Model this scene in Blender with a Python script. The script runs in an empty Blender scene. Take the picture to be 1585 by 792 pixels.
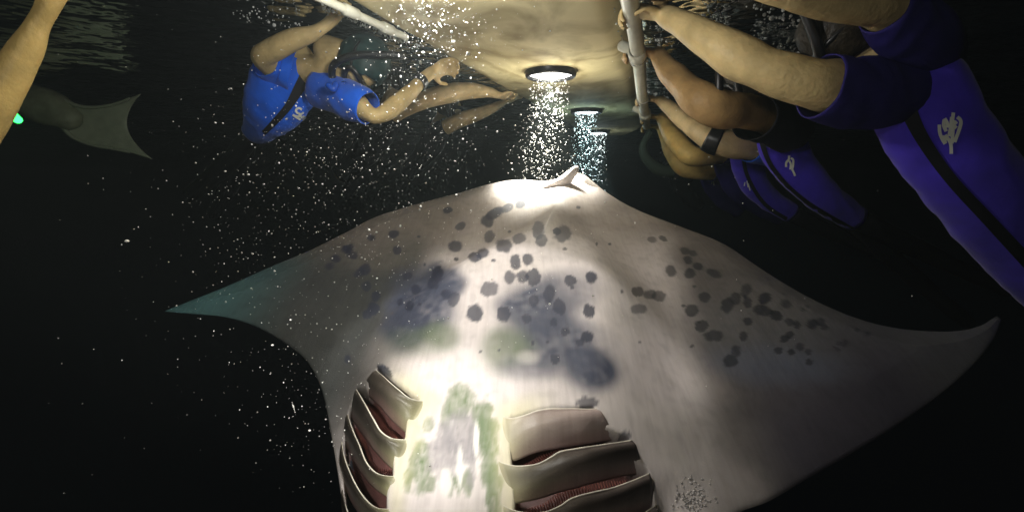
import bpy, bmesh, math, random
import numpy as np
from mathutils import Vector, Matrix, noise
from mathutils.bvhtree import BVHTree
random.seed(7); rng = np.random.default_rng(7)
sc = bpy.context.scene
COL = sc.collection

# ------------------------------------------------------------------ camera, world, exposure
FPX = 726.0                      # focal length in pixels of the 1585 px wide photograph
PITCH = math.radians(9.8)
cam = bpy.data.cameras.new('camera'); camo = bpy.data.objects.new('camera', cam); COL.objects.link(camo)
cam.sensor_width = 36; cam.lens = 36 * FPX / 1585.0
cam.clip_start = 0.02; cam.clip_end = 200
camo.location = (0, 0, 0); camo.rotation_euler = (math.pi / 2 - PITCH, 0, 0)
sc.camera = camo
w = bpy.data.worlds.new('World'); sc.world = w; w.use_nodes = True
bg = w.node_tree.nodes['Background']
bg.inputs['Color'].default_value = (0.35, 0.4, 0.6, 1); bg.inputs['Strength'].default_value = 0.0015   # moonless night
sc.view_settings.view_transform = 'Standard'; sc.view_settings.look = 'None'
sc.view_settings.exposure = 0.0; sc.view_settings.gamma = 1.0
sc.render.engine = 'CYCLES'
cy = sc.cycles
cy.use_denoising = True; cy.max_bounces = 8; cy.diffuse_bounces = 3; cy.glossy_bounces = 4
cy.transmission_bounces = 6; cy.volume_bounces = 0; cy.sample_clamp_indirect = 6; cy.sample_clamp_direct = 0
cy.caustics_reflective = False; cy.caustics_refractive = False

SURF = 0.50      # height of the water surface above the camera
HULL = 0.45      # underside of the floating board
LAMPS = [  # x, y, spot watts, half angle, colour, aim
    (-0.54, -0.17, 95, 9.0, (1.0, 0.98, 0.93), (-0.105, 0.86, -0.50)),  # out of view, added to light the chest and swimmers
    (-0.18, 1.00, 16, 28, (1.0, 0.97, 0.92), (-0.05, 1.10, -0.45)),
    (0.17, 2.17, 170, 30, (1.0, 0.97, 0.85), (0.15, 2.12, 0.0)),
    (0.52, 3.40, 170, 24, (0.62, 0.93, 1.0), (0.52, 3.30, 0.0)),
    (0.90, 5.00, 80, 16, (0.80, 0.97, 1.0), (0.90, 4.90, 0.0)),
]

# ------------------------------------------------------------------ helpers
FWD = Vector((0, math.cos(PITCH), -math.sin(PITCH))); UPV = Vector((0, math.sin(PITCH), math.cos(PITCH))); RT = Vector((1, 0, 0))
def ray(px, py):
    return FWD + RT * ((px - 792.5) / FPX) + UPV * ((396 - py) / FPX)
def P(px, py, Y):
    r = ray(px, py); return r * (Y / r.y)
def pxm(Y): return Y / FPX
def to_px(A):
    A = np.asarray(A, float)
    d = A[:, 1] * math.cos(PITCH) - A[:, 2] * math.sin(PITCH)
    u = A[:, 1] * math.sin(PITCH) + A[:, 2] * math.cos(PITCH)
    d = np.maximum(d, 1e-3)
    return 792.5 + FPX * A[:, 0] / d, 396 - FPX * u / d

def mat(name, base, rough=0.6, spec=0.4, sss=0.0, noise_s=None, noise_amt=0.0, bump=0.0, bump_s=60, metal=0.0, sheen=0.0):
    m = bpy.data.materials.new(name); m.use_nodes = True; nt = m.node_tree; b = nt.nodes['Principled BSDF']
    b.inputs['Base Color'].default_value = (*base, 1); b.inputs['Roughness'].default_value = rough
    b.inputs['Specular IOR Level'].default_value = spec; b.inputs['Metallic'].default_value = metal
    b.inputs['Sheen Weight'].default_value = sheen
    tc = nt.nodes.new('ShaderNodeTexCoord')
    if noise_s:
        n = nt.nodes.new('ShaderNodeTexNoise'); n.inputs['Scale'].default_value = noise_s; n.inputs['Detail'].default_value = 6
        nt.links.new(tc.outputs['Object'], n.inputs['Vector'])
        r = nt.nodes.new('ShaderNodeValToRGB')
        lo = [max(0, c * (1 - noise_amt)) for c in base]; hi = [min(1, c * (1 + noise_amt)) for c in base]
        r.color_ramp.elements[0].position = 0.3; r.color_ramp.elements[1].position = 0.7
        r.color_ramp.elements[0].color = (*lo, 1); r.color_ramp.elements[1].color = (*hi, 1)
        nt.links.new(n.outputs['Fac'], r.inputs['Fac']); nt.links.new(r.outputs['Color'], b.inputs['Base Color'])
    if bump:
        n2 = nt.nodes.new('ShaderNodeTexNoise'); n2.inputs['Scale'].default_value = bump_s; n2.inputs['Detail'].default_value = 4
        nt.links.new(tc.outputs['Object'], n2.inputs['Vector'])
        bp = nt.nodes.new('ShaderNodeBump'); bp.inputs['Strength'].default_value = bump; bp.inputs['Distance'].default_value = 0.004
        nt.links.new(n2.outputs['Fac'], bp.inputs['Height']); nt.links.new(bp.outputs['Normal'], b.inputs['Normal'])
    return m

def put(name, me, m=None, parent=None, smooth=True):
    if isinstance(me, bmesh.types.BMesh):
        bm = me; me = bpy.data.meshes.new(name); bm.normal_update(); bm.to_mesh(me); bm.free()
    o = bpy.data.objects.new(name, me); COL.objects.link(o)
    if m is not None:
        for mm in (m if isinstance(m, (list, tuple)) else [m]): me.materials.append(mm)
    if smooth and len(me.polygons): me.polygons.foreach_set('use_smooth', [True] * len(me.polygons))
    if parent is not None:
        o.parent = parent
        if parent.type == 'EMPTY': o.matrix_parent_inverse = Matrix.Translation(-parent.location)
    return o
def tag(o, label=None, cat=None, group=None, kind=None):
    if label: o['label'] = label
    if cat: o['category'] = cat
    if group: o['group'] = group
    if kind: o['kind'] = kind
    return o
def empty(name, loc=(0, 0, 0)):
    o = bpy.data.objects.new(name, None); o.location = loc; o.empty_display_size = 0.05; COL.objects.link(o); return o

def spline(pts, n):
    """Catmull-Rom through rows of numbers, n samples per span"""
    A = np.asarray(pts, float); out = []
    Q = np.vstack([2 * A[0] - A[1], A, 2 * A[-1] - A[-2]])
    for i in range(1, len(Q) - 2):
        for k in range(n):
            t = k / n
            out.append(0.5 * (2 * Q[i] + (Q[i + 1] - Q[i - 1]) * t + (2 * Q[i - 1] - 5 * Q[i] + 4 * Q[i + 1] - Q[i + 2]) * t * t
                              + (3 * Q[i] - 3 * Q[i + 1] + Q[i + 2] - Q[i - 1]) * t ** 3))
    out.append(A[-1]); return np.array(out)

def tube(bm, pts, radii, seg=16, flat=1.0, cap=True, ref=None, wob=0.0, lump=0.0):
    """closed tapered tube; radii: image-plane radius; flat: depth radius factor; returns rings"""
    pts = [Vector(p) for p in pts]; rings = []
    for i, p in enumerate(pts):
        t = (pts[min(i + 1, len(pts) - 1)] - pts[max(i - 1, 0)]).normalized()
        view = Vector(ref) if ref is not None else p.normalized()
        a = t.cross(view)
        if a.length < 1e-3: a = t.cross(Vector((0.3, 0.1, 1)))
        a.normalize(); b = t.cross(a).normalized()
        r = radii[i]; f = flat[i] if isinstance(flat, (list, tuple, np.ndarray)) else flat
        ring = []
        for k in range(seg):
            th = 2 * math.pi * k / seg
            q = p + a * (math.cos(th) * r) + b * (math.sin(th) * r * f)
            if lump: q += (q - p).normalized() * (noise.noise(q * 11) * lump + noise.noise(q * 27) * lump * 0.4)
            if wob:
                sw = q + Vector((noise.noise(q * 5), noise.noise(q * 5 + Vector((9, 0, 0))), 0)) * 0.06
                nn = (0.5 - abs(noise.noise(Vector((sw.x * 16 + sw.z * 14, sw.y * 6, sw.z * 6 - sw.x * 5))))) * 1.1 + noise.noise(q * 40) * 0.15
                q += (q - p).normalized() * nn * wob
            ring.append(bm.verts.new(q))
        rings.append(ring)
    for i in range(len(rings) - 1):
        for k in range(seg):
            bm.faces.new((rings[i][k], rings[i][(k + 1) % seg], rings[i + 1][(k + 1) % seg], rings[i + 1][k]))
    if cap:
        for ri, sgn, ii in ((rings[0], -1, 0), (rings[-1], 1, -1)):
            t = (pts[1] - pts[0]).normalized() if ii == 0 else (pts[-1] - pts[-2]).normalized()
            c = pts[ii]; r = radii[ii]; prev = ri
            for s in (0.5, 0.85):
                nr = [bm.verts.new(c + (v.co - c) * math.sqrt(1 - s * s) + t * sgn * r * s * 0.8) for v in ri]
                for k in range(seg):
                    f = (prev[k], prev[(k + 1) % seg], nr[(k + 1) % seg], nr[k])
                    bm.faces.new(f if sgn > 0 else f[::-1])
                prev = nr
            tip = bm.verts.new(c + t * sgn * r * 0.85)
            for k in range(seg):
                f = (prev[k], prev[(k + 1) % seg], tip); bm.faces.new(f if sgn > 0 else f[::-1])
    return rings

def chain(bm, rows, n=5, **kw):
    """rows of (px, py, Y, r_px): a smooth tapered limb through those points"""
    w3 = [(*P(a, b, c), d * pxm(c)) for a, b, c, d in rows]
    S = spline(w3, n)
    return tube(bm, [Vector(s[:3]) for s in S], [max(0.002, s[3]) for s in S], **kw)

def remesh(bm, vox, smooth=4):
    me = bpy.data.meshes.new('tmp'); bmesh.ops.recalc_face_normals(bm, faces=bm.faces); bm.to_mesh(me); bm.free()
    o = bpy.data.objects.new('tmp', me); COL.objects.link(o)
    r = o.modifiers.new('r', 'REMESH'); r.mode = 'VOXEL'; r.voxel_size = vox; r.adaptivity = 0
    s = o.modifiers.new('s', 'SMOOTH'); s.factor = 0.6; s.iterations = smooth
    dg = bpy.context.evaluated_depsgraph_get(); dg.update()
    out = bpy.data.meshes.new_from_object(o.evaluated_get(dg))
    bpy.data.objects.remove(o); bpy.data.meshes.remove(me)
    out.materials.clear()
    return out

# ------------------------------------------------------------------ materials
M = {}
def skin(name, c):
    m = mat(name, c, rough=0.5, spec=0.35, noise_s=16, noise_amt=0.24, bump=0.5, bump_s=90)
    b = m.node_tree.nodes['Principled BSDF']; b.inputs['Subsurface Weight'].default_value = 0.08
    b.inputs['Subsurface Scale'].default_value = 0.02; b.inputs['Subsurface Radius'].default_value = (1, .4, .2)
    return m
M['skin_tan'] = skin('skin_tan', (0.56, 0.42, 0.22)); M['skin_brown'] = skin('skin_brown', (0.46, 0.29, 0.12))
M['skin_gold'] = skin('skin_gold', (0.60, 0.42, 0.14)); M['skin_pale'] = skin('skin_pale', (0.62, 0.47, 0.22))
M['blue_cloth'] = mat('blue_cloth', (0.006, 0.125, 0.80), rough=0.7, spec=0.25, noise_s=14, noise_amt=0.15, bump=0.3, bump_s=40, sheen=0.2)
M['violet_cloth'] = mat('violet_cloth', (0.075, 0.040, 0.66), rough=0.7, spec=0.25, noise_s=14, noise_amt=0.15, bump=0.3, bump_s=40, sheen=0.2)
M['dark_violet'] = mat('dark_violet_cloth', (0.016, 0.010, 0.13), rough=0.7, spec=0.25, bump=0.3, bump_s=40)
M['dim_skin'] = mat('murk_dimmed_skin', (0.05, 0.065, 0.04), rough=0.7)  # dimming by murky water put into the farthest swimmer's skin colour
M['black_cloth'] = mat('black_cloth', (0.008, 0.008, 0.012), rough=0.7, spec=0.3, bump=0.3)
M['rubber'] = mat('black_rubber', (0.012, 0.012, 0.014), rough=0.35, spec=0.5)
M['teal_rubber'] = mat('teal_hood', (0.008, 0.035, 0.034), rough=0.55, spec=0.4, noise_s=30, noise_amt=0.5)
M['hair'] = mat('wet_hair', (0.03, 0.022, 0.012), rough=0.5, noise_s=60, noise_amt=0.6, bump=0.8, bump_s=90)
M['print'] = mat('white_print', (0.88, 0.90, 0.80), rough=0.6)
M['pvc'] = mat('white_pvc', (0.66, 0.66, 0.54), rough=0.4, spec=0.4, noise_s=20, noise_amt=0.12)
M['blue_plastic'] = mat('blue_plastic', (0.01, 0.08, 0.5), rough=0.3)
M['eye_white'] = mat('eye_white', (0.7, 0.7, 0.68), rough=0.2)
M['cord'] = mat('grey_cord', (0.25, 0.24, 0.2), rough=0.7)
M['fin'] = mat('pale_fin_rubber', (0.42, 0.46, 0.33), rough=0.5, noise_s=25, noise_amt=0.12, bump=0.3, bump_s=200)
gm = mat('mask_glass', (0.02, 0.03, 0.03), rough=0.08, spec=0.8); M['mask_glass'] = gm

def emit(name, c, s):
    m = bpy.data.materials.new(name); m.use_nodes = True; nt = m.node_tree
    b = nt.nodes['Principled BSDF']; b.inputs['Base Color'].default_value = (*c, 1)
    b.inputs['Emission Color'].default_value = (*c, 1); b.inputs['Emission Strength'].default_value = s
    return m

# ------------------------------------------------------------------ water surface (rippled, seen from below)
def ripple(x, y):
    p = Vector((x * 2.2, y * 2.2, 0.0))
    h = noise.noise(p) * 0.012 + noise.noise(p * 2.7 + Vector((5, 1, 0))) * 0.006
    return h
def axis(lo, hi, c, n, k=3.2):
    t = np.linspace(-1, 1, n); s = np.sinh(t * k) / math.sinh(k)
    return [c + (v * (hi - c) if v > 0 else -v * (lo - c)) for v in s]
xs = axis(-40, 40, 0.1, 360, 5.2); ys = axis(-30, 60, 1.9, 360, 5.2)
vs = [(x, y, SURF + ripple(x, y)) for y in ys for x in xs]; nx = len(xs)
fs = [(j * nx + i, j * nx + i + 1, (j + 1) * nx + i + 1, (j + 1) * nx + i) for j in range(len(ys) - 1) for i in range(nx - 1)]
me = bpy.data.meshes.new('water_surface'); me.from_pydata(vs, [], fs)
wm = bpy.data.materials.new('sea_water'); wm.use_nodes = True; nt = wm.node_tree; nt.nodes.remove(nt.nodes['Principled BSDF'])
gl = nt.nodes.new('ShaderNodeBsdfGlass'); gl.inputs['IOR'].default_value = 1.33; gl.inputs['Roughness'].default_value = 0.0
gl.inputs['Color'].default_value = (0.92, 0.97, 0.95, 1)
tc = nt.nodes.new('ShaderNodeTexCoord'); n1 = nt.nodes.new('ShaderNodeTexNoise'); n1.inputs['Scale'].default_value = 7; n1.inputs['Detail'].default_value = 2
nt.links.new(tc.outputs['Object'], n1.inputs['Vector'])
bp = nt.nodes.new('ShaderNodeBump'); bp.inputs['Strength'].default_value = 0.55; bp.inputs['Distance'].default_value = 0.035
nt.links.new(n1.outputs['Fac'], bp.inputs['Height']); nt.links.new(bp.outputs['Normal'], gl.inputs['Normal'])
nt.links.new(gl.outputs[0], nt.nodes['Material Output'].inputs['Surface'])
ws = put('water_surface', me, wm); tag(ws, kind='structure')

# ------------------------------------------------------------------ floating board with lamps and rails
BD = Vector((0.31, 1.0, 0)).normalized(); BN = Vector((BD.y, -BD.x, 0))
def BC(y):   # centre line of the board at depth y
    return Vector((0.17 + (y - 2.2) * 0.31, y, 0))
board = empty('light_board', (0.17, 2.2, HULL))
tag(board, 'long tan floating board overhead with round white lamps and white pipe rails', 'board')
def hull_mesh():
    bm = bmesh.new(); NL, NW = 150, 36; top = []; bot = []
    for i in range(NL + 1):
        t = i / NL; y = -0.7 + t * 6.3
        hw = 0.365 * (min(1, max(0.0, (1 - t) / 0.16)) ** 0.5) * (min(1, max(0.0, t / 0.10)) ** 0.5)
        hw = max(hw, 0.01); c = BC(y); rb = []; rt = []
        for j in range(NW + 1):
            s = -1 + 2 * j / NW
            q = c + BN * (s * hw)
            zz = HULL + 0.05 * max(0, abs(s) - 0.80) ** 2 / 0.04 + 0.006 * noise.noise(Vector((q.x * 3, q.y * 2.2, 1))) + 0.0025 * noise.noise(Vector((q.x * 11, q.y * 9, 4)))
            rb.append(bm.verts.new((q.x, q.y, zz))); rt.append(bm.verts.new((q.x, q.y, HULL + 0.13)))
        bot.append(rb); top.append(rt)
    for i in range(NL):
        for j in range(NW):
            bm.faces.new((bot[i][j], bot[i + 1][j], bot[i + 1][j + 1], bot[i][j + 1]))
            bm.faces.new((top[i][j], top[i][j + 1], top[i + 1][j + 1], top[i + 1][j]))
        bm.faces.new((bot[i][0], top[i][0], top[i + 1][0], bot[i + 1][0]))
        bm.faces.new((bot[i][NW], bot[i + 1][NW], top[i + 1][NW], top[i][NW]))
    for i in (0, NL):
        for j in range(NW):
            f = (bot[i][j], bot[i][j + 1], top[i][j + 1], top[i][j]); bm.faces.new(f if i == 0 else f[::-1])
    bmesh.ops.recalc_face_normals(bm, faces=bm.faces)
    return bm
hm = mat('tan_hull', (0.50, 0.40, 0.20), rough=0.8, spec=0.12)
nt = hm.node_tree; b = nt.nodes['Principled BSDF']; tc = [n for n in nt.nodes if n.type == 'TEX_COORD'][0]
mp = nt.nodes.new('ShaderNodeMapping'); mp.inputs['Rotation'].default_value = (0, 0, 0.3); mp.inputs['Scale'].default_value = (1.4, 0.8, 1)
nt.links.new(tc.outputs['Object'], mp.inputs['Vector'])
na = nt.nodes.new('ShaderNodeTexNoise'); na.inputs['Scale'].default_value = 2.6; na.inputs['Detail'].default_value = 8; na.inputs['Distortion'].default_value = 1.2
nb = nt.nodes.new('ShaderNodeTexNoise'); nb.inputs['Scale'].default_value = 1.3; nb.inputs['Detail'].default_value = 7; nb.inputs['Distortion'].default_value = 0.6
for n in (na, nb): nt.links.new(mp.outputs['Vector'], n.inputs['Vector'])
ra = nt.nodes.new('ShaderNodeValToRGB'); ra.color_ramp.elements[0].position = 0.36; ra.color_ramp.elements[1].position = 0.58
ra.color_ramp.elements[0].color = (0.34, 0.28, 0.14, 1); ra.color_ramp.elements[1].color = (0.66, 0.58, 0.33, 1)
nt.links.new(na.outputs['Fac'], ra.inputs['Fac'])
rb = nt.nodes.new('ShaderNodeValToRGB')          # thin branching stains: a narrow band of the second noise
e = rb.color_ramp.elements; e[0].position = 0.470; e[0].color = (1, 1, 1, 1); e[1].position = 0.505; e[1].color = (0.70, 0.66, 0.6, 1)
x = e.new(0.535); x.color = (1, 1, 1, 1)
nt.links.new(nb.outputs['Fac'], rb.inputs['Fac'])
mx = nt.nodes.new('ShaderNodeMix'); mx.data_type = 'RGBA'; mx.blend_type = 'MULTIPLY'; mx.inputs['Factor'].default_value = 1
nt.links.new(ra.outputs['Color'], mx.inputs['A']); nt.links.new(rb.outputs['Color'], mx.inputs['B']); nt.links.new(mx.outputs['Result'], b.inputs['Base Color'])
put('hull', hull_mesh(), hm, board)

lens_m = emit('lit_lens', (1.0, 1.0, 0.98), 5.0)
lens_b = emit('lit_lens_cool', (0.85, 0.95, 1.0), 6.0)
def lathe(bm, prof, c, seg=32):
    rings = [[bm.verts.new((c[0] + r * math.cos(2 * math.pi * k / seg), c[1] + r * math.sin(2 * math.pi * k / seg), c[2] + z)) for k in range(seg)] for r, z in prof]
    for i in range(len(rings) - 1):
        for k in range(seg):
            bm.faces.new((rings[i][k], rings[i][(k + 1) % seg], rings[i + 1][(k + 1) % seg], rings[i + 1][k]))
    return rings
def sphere(bm, c, r, sub=1, sc3=(1, 1, 1)):
    bmesh.ops.create_icosphere(bm, subdivisions=sub, radius=r, matrix=Matrix.Translation(c) @ Matrix.Diagonal((*sc3, 1)))
for i, (lx, ly, W, ang, colr, aim) in enumerate(LAMPS):
    bm = bmesh.new(); z0 = HULL - 0.012
    lathe(bm, [(0.112, 0.02), (0.112, -0.010), (0.104, -0.018), (0.096, -0.014), (0.094, 0.004)], (lx, ly, z0))
    bz = put('lamp_bezel', bm, M['rubber'], board)
    bm = bmesh.new(); rg = lathe(bm, [(0.0940, -0.004), (0.07, -0.011), (0.03, -0.014), (0.001, -0.015)], (lx, ly, z0), 28)
    bmesh.ops.recalc_face_normals(bm, faces=bm.faces)
    ln = put('lens', bm, lens_m if i < 3 else lens_b); ln.parent = bz
    L = bpy.data.lights.new('lamp_light', 'SPOT'); L.energy = W; L.color = colr; L.spot_size = math.radians(2 * ang); L.spot_blend = 0.16 if i == 1 else 0.9
    L.shadow_soft_size = 0.03
    lo = bpy.data.objects.new('lamp_light', L); COL.objects.link(lo); lo.location = (lx, ly, z0 - 0.03)
    L2 = bpy.data.lights.new('lamp_side_light', 'POINT'); L2.energy = (11, 10, 4, 2, 1.5)[i]; L2.color = colr; L2.shadow_soft_size = 0.05
    lp = bpy.data.objects.new('lamp_side_light', L2); COL.objects.link(lp); lp.location = (lx, ly, z0 - 0.11)
    lo.rotation_euler = (Vector(aim) - lo.location).to_track_quat('-Z', 'Y').to_euler()

# rails: white pipe on the right, thinner one on the left, joined by couplings
bm = bmesh.new(); ra_, rb_ = P(966, -70, 1.10), P(1001, 196, 3.0)
pp = [ra_ + (rb_ - ra_) * t for t in np.linspace(-0.25, 1, 40)]
tube(bm, [p + Vector((noise.noise(p * 3) * 0.006, 0, noise.noise(p * 2.3 + Vector((4, 0, 0))) * 0.006)) for p in pp], [0.0235] * len(pp), seg=20)
rail = put('rail_pipe', bm, M['pvc'], board)
for (px, py, Y, r) in ((985, 96, 1.72, 0.030), (1000, 172, 2.66, 0.032), (969, -40, 1.18, 0.030)):
    bm = bmesh.new(); c = P(px, py, Y); t = (rb_ - ra_).normalized()
    f = (c - ra_).dot(t); c = ra_ + t * f
    tube(bm, [c - t * 0.05, c - t * 0.045, c + t * 0.045, c + t * 0.05], [0.0245, r, r, 0.0245], seg=20, cap=False)
    a = c + Vector((-0.01, 0, 0.02)); b2 = c + Vector((-0.055, 0.0, 0.03))
    tube(bm, [a, (a + b2) / 2 + Vector((0, 0, -0.005)), b2], [0.020, 0.018, 0.018], seg=12)
    k = put('pipe_coupling', bm, M['pvc']); k.parent = rail
for (px, py, Y) in ((989, 86, 1.74), (996, 140, 2.3)):
    bm = bmesh.new()
    c = P(px, py, Y); f = (c - ra_).dot((rb_ - ra_).normalized()); c = ra_ + (rb_ - ra_).normalized() * f
    S = [c + Vector((math.cos(a) * 0.028, 0.010 * math.sin(a * 2), math.sin(a) * 0.028)) for a in np.linspace(0, 6.9, 26)]
    S += [S[-1] + Vector((0.004 * k, 0.002 * k, -0.007 * k)) for k in range(1, 5)]
    tube(bm, S, [0.0035] * len(S), seg=8)
    k = put('cord', bm, M['cord']); k.parent = rail
bm = bmesh.new(); a_, b_ = P(455, -22, 1.16), P(628, 58, 1.62)
tube(bm, [a_ + (b_ - a_) * t for t in np.linspace(-0.6, 1, 20)], [0.011] * 20, seg=14)
lr = put('rail_pipe', bm, M['pvc'], board); lr['label'] = 'thinner white pipe along the left edge of the board'
for t in (0.42, 0.78):
    bm = bmesh.new(); c = a_ + (b_ - a_) * t; d = (b_ - a_).normalized()
    tube(bm, [c - d * 0.03, c - d * 0.026, c + d * 0.026, c + d * 0.03], [0.0115, 0.015, 0.015, 0.0115], seg=14, cap=False)
    k = put('pipe_coupling', bm, M['pvc']); k.parent = lr

# ------------------------------------------------------------------ manta ray
TILT = 0.417
def on_plane(px, py, dz=0.0):
    r = ray(px, py); # z = -.50 + TILT (Y-1.05)
    k = (-0.50 + dz - TILT * 1.05) / (r.z - TILT * r.y)
    return r * k
def pl(px, py): q = on_plane(px, py); return (q.x, q.y)
top_px = [(255, 482), (300, 464), (360, 440), (420, 413), (480, 388), (540, 358), (580, 337), (640, 318), (700, 302), (760, 285), (800, 279), (850, 280),
          (885, 268), (905, 272), (940, 299), (985, 325), (1060, 354), (1120, 378), (1180, 418), (1250, 460), (1320, 491), (1380, 507), (1440, 513), (1485, 512), (1518, 504), (1539, 492), (1550, 495)]
botL_px = [(255, 482), (300, 486), (350, 491), (400, 507), (450, 537), (480, 566), (500, 610), (512, 670), (524, 740), (531, 800)]
botR_px = [(1130, 800), (1190, 775), (1250, 740), (1330, 694), (1400, 650), (1460, 607), (1508, 563), (1538, 524), (1550, 495)]
T = np.array([pl(*p) for p in top_px]); BL = np.array([pl(*p) for p in botL_px]); BR = np.array([pl(*p) for p in botR_px])
headL = [(BL[-1][0] + 0.015, 0.70), (BL[-1][0] + 0.04, 0.60), (-0.20, 0.53), (-0.10, 0.50)]
headR = [(0.10, 0.50), (0.20, 0.53), (0.26, 0.60), (0.30, 0.70)]
B = np.array(list(BL) + [p for p in headL] + [p for p in headR] + list(BR))
T[-1] = B[-1]; T[0] = B[0]
for arr in (T, B):
    for i in range(1, len(arr)):
        if arr[i][0] <= arr[i - 1][0]: arr[i][0] = arr[i - 1][0] + 0.004
def curve_y(arr, x):
    S = spline(arr, 8)
    for i in range(1, len(S)):
        if S[i][0] <= S[i - 1][0]: S[i][0] = S[i - 1][0] + 1e-4
    return np.interp(x, S[:, 0], S[:, 1])
x0, x1 = T[0][0], T[-1][0]
NX, NV = 520, 250
tt = np.linspace(0, 1, NX)
X = x0 + (x1 - x0) * tt
# a little denser over the torso
X = np.interp(np.linspace(0, 1, NX), np.cumsum(np.where((X > -0.45) & (X < 0.5), 1.5, 0.8)) / np.sum(np.where((X > -0.45) & (X < 0.5), 1.5, 0.8)), X)
X[0] = x0; X[-1] = x1
Ty = curve_y(T, X); By = curve_y(B, X); Ty = np.maximum(Ty, By + 1e-4)
V = np.linspace(0, 1, NV)
GX = np.repeat(X[:, None], NV, 1); GY = By[:, None] + (Ty - By)[:, None] * V[None, :]
outline = np.vstack([np.stack([X, Ty], 1), np.stack([X, By], 1)[::-1]])
def dist_outline(x, y):
    x = x.ravel(); y = y.ravel(); d = np.full(x.shape, 9.0)
    O = outline[::3]
    for i in range(len(O)):
        a = O[i]; b = O[(i + 1) % len(O)]; ab = b - a; L = ab @ ab + 1e-12
        t = np.clip(((x - a[0]) * ab[0] + (y - a[1]) * ab[1]) / L, 0, 1)
        d = np.minimum(d, np.hypot(x - a[0] - t * ab[0], y - a[1] - t * ab[1]))
    return d
E = dist_outline(GX, GY).reshape(GX.shape)
def sm(a, b, x):
    t = np.clip((x - a) / (b - a), 0, 1); return t * t * (3 - 2 * t)
def bulge(x, y):
    xc = -0.03 + 0.22 * (y - 0.95)
    wd = np.interp(y, [0.5, 0.9, 1.3, 1.6, 1.8, 2.2], [0.30, 0.39, 0.37, 0.30, 0.20, 0.10])
    side = np.interp(y, [0.5, 2.2], [1, 1])
    d = np.abs(x - xc) / wd
    h = 0.115 * (1 - sm(0.45, 1.15, d)) * (1 - sm(1.45, 1.90, y + 0.25 * d))
    ridge = 0.035 * np.exp(-((x - (0.02 + 0.2 * (y - 1))) / 0.10) ** 2) * sm(1.5, 1.8, y) * (1 - sm(2.05, 2.25, y))
    return h + ridge
WAVE = lambda x, y: 0.010 * np.sin(x * 5 + y * 3) * np.clip(np.abs(x) - 0.35, 0, 1)
def edge_h(e): return 0.02 * np.sqrt(np.clip(e / 0.09, 0, 1))
H = edge_h(E) + bulge(GX, GY) * sm(0.0, 0.11, E) + WAVE(GX, GY) * sm(0, .1, E)

# gill openings in photograph pixels: rim (free edge of a flap) and the far edge of the slit beyond it
FL = {  # flap: free edge curve, root curve
 'L1': ([(583, 573), (611, 598), (637, 616), (662, 620)], [(563, 606), (586, 626), (605, 648), (637, 676)]),
 'L2': ([(552, 602), (564, 623), (578, 648), (590, 667), (608, 677), (638, 680)], [(545, 648), (562, 672), (578, 694), (594, 712), (606, 723), (620, 732)]),
 'L3': ([(538, 640), (547, 667), (557, 690), (568, 716), (586, 732), (621, 737)], [(534, 684), (548, 712), (563, 735), (580, 754), (594, 764), (607, 770)]),
 'L4': ([(529, 683), (535, 712), (548, 744), (564, 769), (583, 784), (611, 787)], [(528, 740), (540, 768), (556, 794), (574, 812), (592, 822), (608, 826)]),
 'L5': ([(530, 756), (536, 784), (548, 812), (566, 832), (588, 842), (610, 844)], [(532, 800), (545, 830), (560, 850), (578, 866), (594, 872), (608, 874)]),
 'R1': ([(771, 642), (793, 647), (814, 642), (834, 635), (866, 631), (922, 631)], [(777, 708), (796, 712), (822, 702), (852, 695), (900, 688), (950, 680)]),
 'R2': ([(764, 706), (780, 717), (805, 721), (830, 718), (852, 707), (872, 697), (925, 687), (978, 679)], [(782, 780), (804, 777), (837, 770), (870, 760), (900, 752), (935, 743), (970, 735), (992, 732)]),
 'R3': ([(770, 774), (787, 786), (814, 793), (843, 792), (866, 783), (890, 768), (950, 752), (1006, 730)], [(784, 842), (810, 842), (840, 836), (875, 826), (905, 818), (945, 808), (985, 798), (1008, 792)]),
 'R4': ([(772, 840), (795, 852), (825, 856), (860, 850), (895, 830), (940, 808), (985, 797), (1016, 779)], [(790, 900), (820, 902), (860, 898), (900, 888), (940, 872), (975, 860), (1000, 850), (1018, 840)]),
}
def in_poly(x, y, poly):
    inside = np.zeros(x.shape, bool); n = len(poly)
    for i in range(n):
        xa, ya = poly[i]; xb, yb = poly[(i + 1) % n]
        c = ((ya > y) != (yb > y)) & (x < (xb - xa) * (y - ya) / (yb - ya + 1e-12) + xa)
        inside ^= c
    return inside
pitL = [(583, 567), (611, 588), (635, 604), (652, 618), (632, 640), (628, 678), (610, 700), (610, 735), (600, 760), (600, 900), (540, 900), (531, 760), (530, 690), (538, 636), (552, 600), (566, 600)]
pitR = [(788, 645), (800, 643), (830, 634), (866, 629), (922, 628), (926, 655), (976, 678), (980, 712), (1005, 729), (1012, 765), (1018, 850), (1018, 900), (800, 900), (788, 842), (796, 780), (790, 708)]
def world(x, y, h):
    nrm = Vector((0, -TILT, 1)).normalized()
    z = -0.50 + TILT * (y - 1.05)
    return x + nrm.x * h, y + nrm.y * h, z + nrm.z * h
wx, wy, wz = world(GX, GY, H)
PX, PY = to_px(np.stack([wx.ravel(), wy.ravel(), wz.ravel()], 1)); PX = PX.reshape(GX.shape); PY = PY.reshape(GX.shape)
def poly_dist(x, y, poly):
    d = np.full(x.shape, 999.0)
    for i in range(len(poly)):
        a = np.array(poly[i], float); b = np.array(poly[(i + 1) % len(poly)], float); ab = b - a
        t = np.clip(((x - a[0]) * ab[0] + (y - a[1]) * ab[1]) / (ab @ ab + 1e-9), 0, 1)
        d = np.minimum(d, np.hypot(x - a[0] - t * ab[0], y - a[1] - t * ab[1]))
    return d
pit = np.zeros(GX.shape)
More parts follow.
